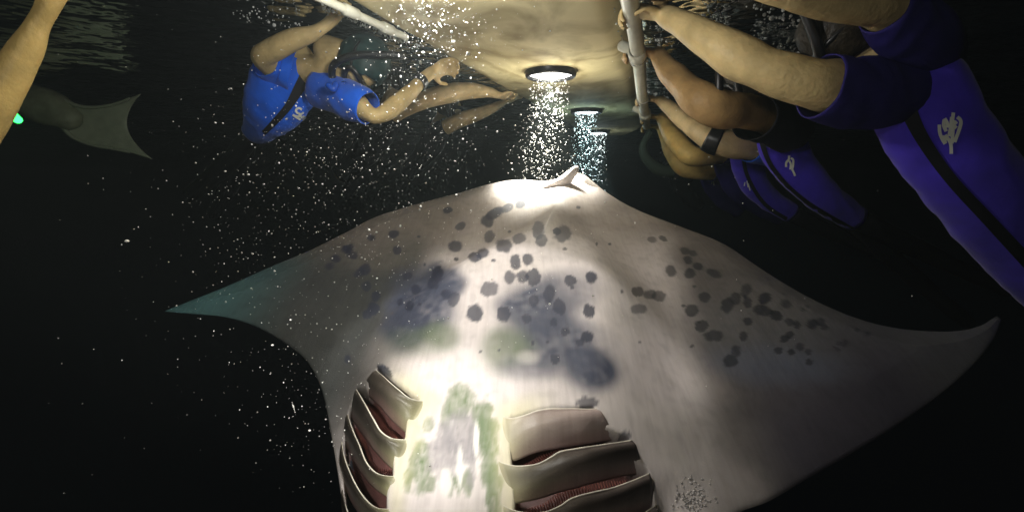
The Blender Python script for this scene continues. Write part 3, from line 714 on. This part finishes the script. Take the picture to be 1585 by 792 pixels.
def mask_and_snorkel(root, c, r, face, up, side=1, hood=None):
    added_dark_leg_covers(LEGS, root)
    c = Vector(c); f = Vector(face).normalized(); u = Vector(up); u = (u - f * u.dot(f)).normalized(); s = f.cross(u)
    def pt(a, b, d): return c + s * a * r + f * b * r + u * d * r
    bm = bmesh.new()
    ring = [pt(0.72 * math.cos(t), 0.86 - 0.30 * abs(math.cos(t)) ** 2, 0.18 + 0.42 * math.sin(t)) for t in np.linspace(0, 2 * math.pi, 29)]
    tube(bm, ring, [0.13 * r] * len(ring), seg=8)
    mk = put('dive_mask', bm, M['rubber'], root)
    bm = bmesh.new(); ctr = bm.verts.new(pt(0, 1.12, 0.18)); vs_ = [bm.verts.new(p + f * 0.05) for p in ring[:-1]]
    for k in range(len(vs_)): bm.faces.new((vs_[k], vs_[(k + 1) % len(vs_)], ctr))
    for k in range(len(vs_)): pass
    gl_ = put('mask_glass', bm, M['mask_glass']); gl_.parent = mk
    bm = bmesh.new()
    ring2 = [pt(0.95 * math.cos(t), -0.05 + 1.0 * math.sin(t), 0.2) for t in np.linspace(math.radians(150), math.radians(390), 24)]
    tube(bm, ring2, [0.07 * r] * len(ring2), seg=8)
    st = put('mask_strap', bm, M['rubber']); st.parent = mk
    bm = bmesh.new(); pts = [pt(0.0, 1.0, -0.55), pt(0.4 * side, 1.05, -0.6), pt(0.95 * side, 0.7, -0.35), pt(1.05 * side, 0.2, 0.3), pt(0.95 * side, -0.2, 1.2), pt(0.8 * side, -0.5, 2.0)]
    S = spline([tuple(p) for p in pts], 5); tube(bm, [Vector(x) for x in S], [0.012] * len(S), seg=12)
    put('snorkel', bm, M['rubber'], root)
    if hood is not None:
        bm = bmesh.new()
        mm = Matrix(((s.x, f.x, u.x, 0), (s.y, f.y, u.y, 0), (s.z, f.z, u.z, 0), (0, 0, 0, 1)))
        bmesh.ops.create_icosphere(bm, subdivisions=4, radius=r * 1.1, matrix=Matrix.Translation(c - f * r * 0.12 + u * r * 0.17) @ mm @ Matrix.Diagonal((0.84, 1.0, 0.97, 1)))
        for v in bm.verts:
            q = v.co - c
            v.co += q.normalized() * 0.004 * noise.noise(v.co * 40)
        dl = [v for v in bm.verts if (v.co - c).dot(f) > 0.66 * r or (v.co - c).dot(u) < -0.62 * r]
        bmesh.ops.delete(bm, geom=dl, context='VERTS')
        o = put('hood' if hood is M['teal_rubber'] else 'hair', bm, hood, root)
        so = o.modifiers.new('thickness', 'SOLIDIFY'); so.thickness = 0.004; so.offset = 1

RAILDIR = (rb_ - ra_).normalized()
def band(name, rows, parent, m=None):
    bm = bmesh.new(); chain(bm, rows, n=3, seg=20, cap=False, flat=1.05)
    o = put(name, bm, m or M['rubber'], parent); so = o.modifiers.new('t', 'SOLIDIFY'); so.thickness = 0.004; return o

# --- nearest snorkeler on the right
A = empty('person', P(1450, 200, 1.15))
tag(A, 'largest snorkeler, at right edge in violet and black top with big white chest logo', 'person', 'snorkelers holding the right rail')
A1 = [(1030, 26, 1.36, 15), (1058, 38, 1.30, 19), (1108, 68, 1.22, 26), (1145, 90, 1.18, 31), (1180, 105, 1.15, 29), (1222, 119, 1.13, 33), (1266, 131, 1.12, 36), (1330, 142, 1.16, 44)]
A2 = [(1090, -52, 1.02, 14), (1150, -32, 1.0, 18), (1215, -14, 1.0, 24), (1290, 3, 1.02, 27), (1362, 14, 1.05, 28), (1420, 52, 1.12, 33)]
AT = [(1400, 88, 1.2, 36), (1408, 128, 1.18, 52), (1445, 200, 1.18, 54), (1502, 280, 1.2, 53), (1572, 365, 1.25, 52), (1670, 450, 1.3, 56)]
AL = [[(1690, 455, 1.28, 30), (1820, 560, 1.3, 28), (1960, 660, 1.3, 20), (2150, 760, 1.3, 12)], [(1660, 470, 1.42, 30), (1780, 600, 1.5, 28), (1900, 720, 1.5, 20), (2050, 830, 1.5, 12)]]
hc = P(1300, 62, 1.22); face = (-0.35, 0.65, -0.6); upd = (-0.6, 0.1, 0.75)
ra1 = P(1030, 26, 1.36); tgt = ra_ + RAILDIR * ((ra1 - ra_).dot(RAILDIR))
bmA = body_mesh([A1, A2, [(1375, 88, 1.18, 30), (1340, 76, 1.2, 27), (1310, 66, 1.22, 25)]], AT, hands=[(ra1, tgt - ra1 + Vector((0, 0, .01)), RAILDIR, (0, 0, -1), 1, 0.95), (P(1085, -53, 1.02), (-1, .2, .1), (0, 1, 0), (0, 0, -1), 1, 1.0)],
                head=(hc, 0.085, face, upd), legs=AL)
put('body', bmA, M['skin_pale'], A)
pan = [[(1372, 112), (1396, 112), (1430, 190), (1500, 278), (1600, 392), (1700, 500), (1680, 520), (1590, 412), (1480, 295), (1418, 215), (1390, 165)], [(1400, 60), (1418, 62), (1425, 100), (1440, 150), (1422, 150), (1408, 118)]]
_, bv = cloth('swim_top', AT, M['violet_cloth'], A, inflate=1.10, flat=0.70)
stripe([(1380, 100, 14), (1398, 150, 26), (1425, 210, 22), (1470, 275, 19), (1530, 340, 20), (1600, 415, 22), (1680, 500, 24)], bv, A)
stripe([(1408, 64, 10), (1414, 90, 12), (1424, 120, 9), (1434, 150, 3)], bv, A)
cloth('sleeve', [(1268, 134, 1.12, 39), (1300, 142, 1.13, 42), (1340, 146, 1.16, 46), (1392, 138, 1.19, 44)], M['dark_violet'], A, flat=1.0, inflate=1.08)
cloth('sleeve', [(1366, 15, 1.05, 30), (1395, 36, 1.08, 36), (1425, 62, 1.12, 38), (1440, 90, 1.18, 34)], M['dark_violet'], A, flat=1.0, inflate=1.08)
mask_and_snorkel(A, hc, 0.085, face, upd, side=-1, hood=M['hair'])
def LG(sc_, ox, oy, strokes): return [[(ox + x / sc_, oy + y / sc_) for x, y in s] for s in strokes]
big = LG(7.2, 1430, 150, [[(172, 310), (178, 400), (205, 470), (238, 525)], [(238, 520), (232, 470), (232, 430)], [(236, 425), (285, 490), (302, 540), (305, 635)],
      [(232, 240), (262, 300), (262, 345)], [(226, 255), (222, 320), (250, 385)], [(330, 175), (322, 230), (318, 260)], [(312, 225), (300, 330), (280, 440)], [(330, 260), (322, 400), (312, 520)],
      [(372, 225), (405, 255), (412, 300), (385, 390), (342, 505)], [(340, 300), (368, 275)], [(335, 350), (362, 320)]])
logo(big, 5.6, bv, A, 1.1)

# --- second: brown bent arm
Bp = empty('person', P(1230, 250, 1.7))
tag(Bp, 'snorkeler second nearest on the right rail, thick brown arm bent at the elbow', 'person', 'snorkelers holding the right rail')
B1 = [(1018, 84, 1.72, 11), (1034, 108, 1.66, 17), (1060, 134, 1.58, 21), (1088, 158, 1.5, 27), (1118, 170, 1.5, 28), (1150, 172, 1.55, 25), (1190, 182, 1.64, 26), (1225, 200, 1.7, 26)]
BT = [(1198, 190, 1.78, 24), (1210, 225, 1.8, 28), (1236, 265, 1.82, 25), (1275, 305, 1.86, 21), (1325, 338, 1.95, 17)]
h2 = P(1018, 84, 1.72); t2 = ra_ + RAILDIR * ((h2 - ra_).dot(RAILDIR)); hB = P(1165, 118, 1.75)
put('body', body_mesh([B1, [(1200, 185, 1.76, 14), (1185, 155, 1.76, 14), (1172, 128, 1.76, 14)]], BT, hands=[(h2, t2 - h2 + Vector((0, 0, .02)), RAILDIR, (0, 0, -1), 1, 0.9)], head=(hB, 0.085, (-0.4, 0.6, -0.6), (-0.5, 0, 0.8)),
    legs=[[(1335, 342, 1.97, 13), (1440, 395, 2.1, 12), (1560, 450, 2.1, 8)], [(1328, 348, 2.05, 12), (1410, 425, 2.2, 11), (1500, 500, 2.2, 8)]], vox=0.007), M['skin_brown'], Bp)
panB = [[(1172, 175), (1183, 175), (1180, 215), (1200, 258), (1250, 308), (1330, 352), (1430, 400), (1420, 410), (1310, 356), (1235, 308), (1190, 262), (1168, 215)]]
_, bv = cloth('swim_top', BT, M['violet_cloth'], Bp, inflate=1.08, flat=0.7)
stripe([(1176, 180, 8), (1178, 215, 8), (1196, 260, 7), (1242, 308, 7), (1320, 355, 7), (1410, 402, 8)], bv, Bp)
cloth('sleeve', [(1166, 181, 1.57, 30), (1195, 188, 1.64, 29), (1222, 200, 1.72, 30)], M['black_cloth'], Bp, flat=1.0)
mask_and_snorkel(Bp, hB, 0.085, (-0.4, 0.6, -0.6), (-0.5, 0, 0.8), side=-1, hood=M['hair'])
logo(LG(11.3, 1190, 220, [[(355, 235), (350, 300), (335, 340)], [(345, 310), (305, 360), (302, 435)], [(360, 330), (385, 390), (375, 480)], [(385, 280), (425, 310), (425, 400), (410, 470)], [(405, 470), (435, 530), (460, 590)]]), 3.4, bv, Bp, 1.7)
bm = bmesh.new(); S = [P(1113, y_, 1.46) for y_ in (112, 125, 140, 153)]; tube(bm, S, [0.011, 0.012, 0.012, 0.010], seg=12)
put('camera_grip', bm, M['rubber'], Bp)

# --- third: pale forearm with black wrist strap
Cp = empty('person', P(1180, 280, 2.0))
tag(Cp, 'snorkeler with pale arm and square black strap below the elbow, under the brown arm', 'person', 'snorkelers holding the right rail')
C1 = [(1022, 156, 2.35, 8), (1040, 170, 2.25, 11), (1068, 192, 2.12, 15), (1098, 213, 2.0, 18), (1132, 224, 1.96, 20), (1168, 228, 1.98, 20), (1200, 230, 2.05, 20)]
CT = [(1150, 232, 2.2, 15), (1156, 255, 2.25, 19), (1168, 284, 2.3, 17), (1192, 310, 2.35, 14), (1225, 330, 2.4, 12)]
h3 = P(1022, 156, 2.35); t3 = ra_ + RAILDIR * ((h3 - ra_).dot(RAILDIR)); hC = P(1128, 175, 2.2)
put('body', body_mesh([C1, [(1160, 220, 2.15, 11), (1146, 200, 2.18, 11), (1132, 182, 2.2, 11)]], CT, hands=[(h3, t3 - h3 + Vector((0, 0, .02)), RAILDIR, (0, 0, -1), 1, 0.9)], head=(hC, 0.085, (-0.4, 0.6, -0.6), (-0.5, 0, 0.8)),
    legs=[[(1230, 333, 2.4, 10), (1300, 366, 2.5, 9), (1390, 405, 2.5, 6)]], vox=0.008), M['skin_tan'], Cp)
_, bv = cloth('swim_top', CT, M['violet_cloth'], Cp, inflate=1.08, flat=0.7)
stripe([(1149, 225, 6), (1156, 270, 6), (1184, 316, 6), (1230, 346, 6)], bv, Cp)
cloth('sleeve', [(1160, 226, 1.97, 21), (1182, 229, 2.0, 21), (1205, 233, 2.06, 22)], M['blue_cloth'], Cp, flat=1.0)
band('wrist_strap', [(1096, 212, 2.0, 21.0), (1105, 216, 1.99, 22), (1115, 219, 1.98, 22.5)], Cp)
mask_and_snorkel(Cp, hC, 0.085, (-0.4, 0.6, -0.6), (-0.5, 0, 0.8), side=-1, hood=M['hair'])
logo(LG(1, 0, 0, [[(1153, 282), (1152, 288)], [(1156, 280), (1158, 290)], [(1158, 284), (1161, 295)]]), 1.8, bv, Cp, 2.1)

# --- fourth and fifth: golden and greenish arms; sixth faint
def far_person(label, arm, torso, headp, sk, cl, grip=None, vox=0.009, lg=None, group='snorkelers holding the right rail', side=1):
    R0 = empty('person', P(torso[1][0], torso[1][1], torso[1][2])); tag(R0, label, 'person', group)
    hw = P(*arm[0][:3]); tg = (ra_ + RAILDIR * ((hw - ra_).dot(RAILDIR))) if grip is None else Vector(grip)
    hc_ = P(*headp); sgn = -1 if side > 0 else 1
    fc = (0.8 * sgn, -0.2, -0.5); up_ = (0.5 * sgn, 0, 0.8)
    nk = [(torso[0][0], torso[0][1], torso[0][2], torso[0][3] * 0.5), ((torso[0][0] + headp[0]) / 2, (torso[0][1] + headp[1]) / 2, headp[2], 0.05 / pxm(headp[2]))]
    put('body', body_mesh([arm, nk], torso, hands=[(hw, tg - hw + Vector((0, 0.001, .01)), RAILDIR, (0, 0, -1), 1, 0.9, 0.0 if grip is None else 1.0)], head=(hc_, 0.085, fc, up_), vox=vox, legs=lg), sk, R0)
    _, bv_ = cloth('swim_top', torso, cl, R0, inflate=1.08, flat=0.7)
    a, b = arm[-1], arm[-2]
    cloth('sleeve', [tuple(np.array(b) * 0.3 + np.array(a) * 0.7), a, tuple(2 * np.array(a) - np.array(b) * 0.7 - np.array(a) * 0.3)], cl, R0, flat=1.0, inflate=1.1)
    mask_and_snorkel(R0, hc_, 0.085, fc, up_, side=sgn, hood=M['hair'])
    if logo_px := label_logo.get(label): logo([[(x + dx, y + dy) for x, y in s] for (dx, dy) in [logo_px] for s in ([(0, -3), (-2, 3)], [(1, -4), (2, 5)])], 1.6, bv_, R0, torso[1][2])
    return R0
label_logo = {'snorkeler with thin greenish arm, lowest of those gripping the end of the rail': (1103, 282)}
far_person('snorkeler with golden lit forearm bent sharply near the end of the right rail', [(1024, 182, 2.72, 8), (1034, 200, 2.62, 12), (1050, 222, 2.5, 15), (1068, 240, 2.42, 15), (1090, 243, 2.42, 13), (1125, 240, 2.5, 12)],
           [(1120, 240, 2.6, 14), (1130, 262, 2.65, 18), (1142, 290, 2.7, 16), (1170, 315, 2.8, 14), (1210, 335, 2.9, 12)], (1098, 205, 2.62), M['skin_gold'], M['dark_violet'])  # darker cloth colour makes this far top look dim
far_person('snorkeler with thin greenish arm, lowest of those gripping the end of the rail', [(1022, 197, 3.0, 6), (1030, 216, 3.0, 8), (1042, 242, 2.95, 11), (1058, 260, 2.9, 13), (1080, 266, 2.9, 12), (1108, 266, 2.95, 12)],
           [(1098, 262, 3.05, 12), (1104, 280, 3.1, 15), (1118, 305, 3.2, 13), (1145, 325, 3.3, 11)], (1086, 232, 3.05), M['skin_gold'], M['dark_violet'])  # top dimmed by its darker cloth colour as well
far_person('faint farthest snorkeler with arm bent into a loop beyond the rail end', [(1006, 205, 3.8, 5), (996, 225, 3.8, 6), (1000, 245, 3.8, 8), (1020, 262, 3.8, 9), (1050, 268, 3.8, 9)],
           [(1045, 258, 3.9, 9), (1052, 280, 4.0, 12), (1062, 300, 4.1, 10), (1082, 320, 4.2, 8)], (1040, 238, 3.9), M['dim_skin'], M['black_cloth'], grip=P(1004, 196, 3.9))

# --- left: snorkeler in blue
Gp = empty('person', P(440, 140, 1.7))
tag(Gp, 'snorkeler at left in bright blue top with white chest logo and dark hood', 'person', 'snorkelers on the left side of the board')
G1 = [(428, 104, 1.68, 22), (408, 88, 1.60, 17), (428, 74, 1.57, 16), (460, 60, 1.55, 14), (494, 46, 1.54, 9), (520, 24, 1.54, 9), (545, -10, 1.5, 8), (566, -40, 1.44, 7)]
GT = [(454, 90, 1.74, 32), (447, 116, 1.74, 40), (434, 145, 1.74, 41), (419, 172, 1.76, 34), (406, 192, 1.8, 24), (392, 208, 1.86, 15)]
G2_ = [(506, 140, 1.7, 22), (540, 155, 1.64, 20), (572, 176, 1.6, 13), (584, 180, 1.6, 12), (605, 168, 1.63, 15), (628, 150, 1.68, 13), (650, 128, 1.76, 10), (668, 113, 1.8, 9)]
hG = P(556, 98, 1.68); fG = (-0.35, -0.25, -0.9); uG = (0.93, -0.1, -0.1)
put('body', body_mesh([G1, G2_, [(462, 104, 1.74, 22), (490, 112, 1.72, 22), (520, 108, 1.70, 22)]], GT, hands=[(P(668, 113, 1.8), P(712, 92, 1.95) - P(668, 113, 1.8), BD, (0, 0, -1), -1, 0.95)], head=(hG, 0.082, fG, uG),
    legs=[[(394, 206, 1.9, 11), (350, 255, 2.2, 12), (295, 300, 2.4, 9)], [(388, 210, 2.0, 10), (365, 270, 2.3, 11), (330, 330, 2.5, 8)]]), M['skin_pale'], Gp)
panG = [[(480, 96), (500, 96), (468, 134), (440, 172), (415, 205), (402, 214), (392, 214), (425, 180), (448, 140)]]
_, bv = cloth('swim_top', GT, M['blue_cloth'], Gp, inflate=1.08, flat=0.7)
stripe([(484, 104, 26), (466, 132, 18), (446, 165, 12), (424, 190, 10), (408, 206, 8)], bv, Gp)
cloth('sleeve', [(452, 112, 1.7, 25), (428, 104, 1.68, 24), (411, 95, 1.64, 20)], M['blue_cloth'], Gp, flat=1.0)
cloth('sleeve', [(500, 138, 1.72, 25), (525, 148, 1.67, 24), (552, 160, 1.62, 24), (570, 168, 1.6, 20)], M['blue_cloth'], Gp, flat=1.0)
band('watch_strap', [(646, 132, 1.745, 11.5), (650, 128, 1.76, 11.5), (654, 124.5, 1.77, 11)], Gp)
mask_and_snorkel(Gp, hG, 0.082, fG, uG, side=1, hood=M['teal_rubber'])
logo(LG(15.84, 430, 150, [[(590, 320), (520, 275), (450, 320), (470, 385), (540, 430), (520, 480), (440, 475), (365, 440)], [(380, 450), (470, 510), (560, 560)], [(600, 390), (640, 405)], [(560, 400), (580, 450)], [(610, 480), (665, 510), (600, 570)], [(560, 470), (600, 520)]]), 3.4, bv, Gp, 1.6)
bm = bmesh.new(); S = spline([tuple(P(508, 132, 1.56)), tuple(P(516, 138, 1.56)), tuple(P(520, 130, 1.57))], 5); tube(bm, [Vector(s) for s in S], [0.011] * len(S), seg=10)
put('mouthpiece', bm, M['blue_plastic'], Gp)

far_person('snorkeler left of the board, pale forearm stretched to board edge behind the blue top', [(772, 148, 2.62, 6), (745, 141, 2.55, 10), (705, 143, 2.45, 14), (665, 152, 2.4, 14), (635, 162, 2.4, 14), (600, 180, 2.45, 15)],
           [(600, 178, 2.6, 20), (585, 205, 2.7, 22), (560, 240, 2.8, 18), (530, 270, 2.9, 15)], (625, 128, 2.6), M['skin_tan'], M['black_cloth'], grip=P(800, 152, 2.75), group='snorkelers on the left side of the board', side=-1)
far_person('dim farther snorkeler whose forearm shows under the stretched pale arm', [(782, 158, 3.1, 4), (765, 166, 3.05, 7), (735, 178, 3.0, 10), (708, 188, 3.0, 11), (685, 200, 3.05, 11)],
           [(680, 200, 3.2, 15), (668, 222, 3.3, 16), (650, 246, 3.4, 13), (630, 268, 3.5, 11)], (695, 170, 3.2), M['skin_tan'], M['black_cloth'], grip=P(800, 153, 3.15), group='snorkelers on the left side of the board', side=-1)

# --- bare arm crossing the top left corner
J = empty('person', P(30, 120, 0.95)); tag(J, 'person mostly outside the frame, bare tan arm slanting across the top left corner', 'person')
J1 = [(-190, 400, 0.92, 48), (-120, 310, 0.92, 42), (-62, 230, 0.92, 35), (-24, 176, 0.93, 30), (8, 130, 0.94, 25), (34, 88, 0.95, 20), (57, 42, 0.955, 15), (76, 6, 0.96, 14), (92, -30, 0.97, 17)]
put('body', body_mesh([J1], hands=[(P(92, -30, 0.97), P(115, -90, 1.0) - P(92, -30, 0.97), (0, 1, 0), (1, 0, 0), 1, 1.0)], torso=[(-190, 400, 0.95, 80), (-330, 380, 0.9, 90), (-480, 480, 0.9, 80)], vox=0.007), M['skin_gold'], J)

# --- swim fin and green glow stick at the left
F = empty('swim_fin', P(150, 190, 2.6)); tag(F, 'pale grey green swim fin blade with concave tip at upper left', 'swim fin')
bm = bmesh.new()
Lf = [(92, 152), (120, 164), (150, 166), (180, 160), (200, 152), (218, 145)]
Rf = [(96, 196), (112, 212), (140, 224), (170, 230), (200, 236), (236, 247)]
a_ = resample(Lf, 24); b_ = resample(Rf, 24); rows = []
for i in range(24):
    row = []; u = i / 23
    for k in range(15):
        t = k / 14; q = a_[i] * (1 - t) + b_[i] * t
        q = q + np.array((-34 * math.sin(math.pi * t) ** 0.9 * u ** 4 * 0.9, 0))
        row.append(bm.verts.new(P(q[0], q[1], 2.6 + 0.03 * math.sin(t * math.pi) + 0.05 * u) ))
    rows.append(row)
for i in range(23):
    for k in range(14): bm.faces.new((rows[i][k], rows[i + 1][k], rows[i + 1][k + 1], rows[i][k + 1]))
bl = put('blade', bm, M['fin'], F); so = bl.modifiers.new('t', 'SOLIDIFY'); so.thickness = 0.006
for c_ in (Lf[:-1], Rf[:-1]):
    bm = bmesh.new(); S = spline([(*P(x, y, 2.6),) for x, y in c_], 4); tube(bm, [Vector(s) for s in S], list(np.linspace(0.012, 0.004, len(S))), seg=8)
    put('side_rib', bm, M['fin'], F)
bm = bmesh.new(); chain(bm, [(40, 150, 2.6, 22), (62, 162, 2.6, 27), (88, 172, 2.6, 25), (108, 184, 2.6, 18)], n=4, seg=18, flat=0.8)
put('foot_pocket', bm, mat('dark_green_rubber', (0.26, 0.28, 0.18), rough=0.5, noise_s=20, noise_amt=0.3), F)
bm = bmesh.new(); chain(bm, [(44, 152, 2.6, 17), (8, 134, 2.62, 19), (-40, 110, 2.65, 24), (-110, 80, 2.7, 30)], n=4, seg=16)
put('leg', bm, M['fin'], F)
GS = empty('glow_stick', P(18, 178, 1.9)); tag(GS, 'small green glow stick shining beside the tan arm at left edge', 'light stick')
bm = bmesh.new(); tube(bm, [P(14, 172, 1.9), P(28, 186, 1.9)], [0.014, 0.014], seg=12)
put('tube', bm, emit('green_glow', (0.02, 0.8, 0.08), 9.0), GS)
bm = bmesh.new(); tube(bm, [P(9, 169, 1.9), P(12, 172, 1.9)], [0.006, 0.0095], seg=12); put('cap', bm, M['rubber'], GS)

# ------------------------------------------------------------------ drifting plankton, and bubble specks imitating glints
def specks(name, pts, rad, m, label=None, jag=True):
    ico_v = []; t = (1 + 5 ** 0.5) / 2
    base_v = np.array([(-1, t, 0), (1, t, 0), (-1, -t, 0), (1, -t, 0), (0, -1, t), (0, 1, t), (0, -1, -t), (0, 1, -t), (t, 0, -1), (t, 0, 1), (-t, 0, -1), (-t, 0, 1)]) / math.sqrt(1 + t * t)
    fcs = np.array([(0, 11, 5), (0, 5, 1), (0, 1, 7), (0, 7, 10), (0, 10, 11), (1, 5, 9), (5, 11, 4), (11, 10, 2), (10, 7, 6), (7, 1, 8), (3, 9, 4), (3, 4, 2), (3, 2, 6), (3, 6, 8), (3, 8, 9), (4, 9, 5), (2, 4, 11), (6, 2, 10), (8, 6, 7), (9, 8, 1)])
    V_, F_ = [], []
    for i, (p, r) in enumerate(zip(pts, rad)):
        sx = rng.uniform(0.7, 1.4, 3) if jag else np.ones(3)
        V_.append(base_v * r * sx + np.array(p)); F_.append(fcs + 12 * i)
    me = bpy.data.meshes.new(name); me.from_pydata(np.concatenate(V_).tolist(), [], np.concatenate(F_).tolist())
    o = put(name, me, m); tag(o, label, None, None, 'stuff'); return o
pm = bpy.data.materials.new('plankton_white'); pm.use_nodes = True; b = pm.node_tree.nodes['Principled BSDF']
b.inputs['Base Color'].default_value = (0.85, 0.85, 0.80, 1); b.inputs['Roughness'].default_value = 0.4; b.inputs['Transmission Weight'].default_value = 0.0
pts, rad = [], []
def ok(p):
    if p.z > SURF - 0.02: return False
    zp = -0.50 + TILT * (p.y - 1.05)
    if p.z < zp + 0.13 and -1.0 < p.x < 1.35 and 0.5 < p.y < 2.2 and p.z > zp - 0.3: return False
    return True
for (cx, cy_, sx, sy, n, y0, y1) in [(470, 290, 110, 90, 520, 0.45, 1.3), (620, 220, 90, 60, 420, 0.7, 1.8), (690, 50, 50, 45, 330, 0.7, 1.2), (480, 640, 60, 90, 160, 0.45, 0.9), (420, 560, 130, 120, 160, 0.4, 1.0), (560, 300, 220, 180, 300, 0.4, 1.2), (900, 330, 200, 120, 80, 0.6, 1.6), (640, 420, 80, 120, 70, 0.35, 0.6)]:
    for _ in range(int(n * 1.25)):
        Y = rng.uniform(y0, y1); p = P(rng.normal(cx, sx), rng.normal(cy_, sy), Y)
        if ok(p): pts.append(p); rad.append(pxm(Y) * (0.26 + rng.exponential(0.28)))
for t in range(7):
    pts.append(P(452 + t * 0.8, 622 + t * 2.6, 0.6)); rad.append(0.0005 + 0.0004 * math.sin(t * 0.5))
specks('plankton', pts, rad, pm, 'scattered white plankton specks drifting through the dark water')
pts, rad = [], []
for i, (n, top_, bot_) in enumerate([(260, 0.42, 0.10), (900, 0.42, -0.02), (800, 0.42, -0.35), (420, 0.42, -0.5)]):
    lx, ly = LAMPS[i + 1][:2]
    for _ in range(n):
        t = rng.random() ** 1.3; z = top_ + (bot_ - top_) * t; rr = (0.085 + 0.055 * t) * (math.sqrt(rng.random()) * (1 - t) + t * abs(rng.normal()) * 0.85); a = rng.random() * 6.283
        pts.append(Vector((lx + rr * math.cos(a) - 0.05 * t, ly + rr * math.sin(a), z))); rad.append(pxm(ly) * (0.28 + rng.exponential(0.26)))
specks('plankton', pts, rad, pm, 'dense swarm of bright plankton in the beams under the lamps')
bubm = mat('glint_bubble_skin', (0.75, 0.78, 0.75), rough=0.15, spec=1.0)  # bubble specks placed to imitate glints on the water surface
pts, rad = [], []
for (ax_, ay_, bx_, by_, n, wd_) in [(500, 12, 625, 62, 180, 6), (370, 20, 470, 40, 60, 14), (600, 60, 650, 70, 50, 6), (1085, 25, 1125, 55, 60, 7), (1165, 70, 1235, 86, 110, 9), (1236, 80, 1284, 98, 90, 6), (1000, 60, 1050, 70, 26, 6), (1010, 150, 1035, 160, 40, 7), (990, 90, 1005, 150, 60, 4), (950, 10, 975, 120, 30, 4), (1160, 15, 1260, 50, 60, 14)]:
    for _ in range(n):
        t = rng.random(); x_ = ax_ + (bx_ - ax_) * t + rng.normal() * wd_ * 0.5; y_ = ay_ + (by_ - ay_) * t + rng.normal() * wd_ * 0.5
        r_ = ray(x_, y_)
        if r_.z <= 0.03: continue
        k = (SURF - 0.018 - 0.02 * rng.random()) / r_.z; p = r_ * k
        if p.y > 3.2: continue
        pts.append(p); rad.append(pxm(p.y) * (0.6 + rng.exponential(0.6)) * (1.7 if ax_ > 1000 else 1.0))
specks('glint_bubbles', pts, rad, bubm, 'silvery bubble specks imitating glints under the rippled surface', jag=False)

# ------------------------------------------------------------------ murky water in front of and around everything
bm = bmesh.new(); bmesh.ops.create_cube(bm, size=1, matrix=Matrix.Translation((0, 8, -1.4)) @ Matrix.Diagonal((84, 106, 4.6, 1)))
hz = bpy.data.materials.new('murky_water'); hz.use_nodes = True; nt = hz.node_tree; nt.nodes.remove(nt.nodes['Principled BSDF'])
pv = nt.nodes.new('ShaderNodeVolumePrincipled'); pv.inputs['Color'].default_value = (0.66, 0.76, 0.74, 1); pv.inputs['Density'].default_value = 0.028
pv.inputs['Anisotropy'].default_value = 0.45
nt.links.new(pv.outputs[0], nt.nodes['Material Output'].inputs['Volume'])
hb = put('haze', bm, hz, smooth=False); tag(hb, kind='stuff')
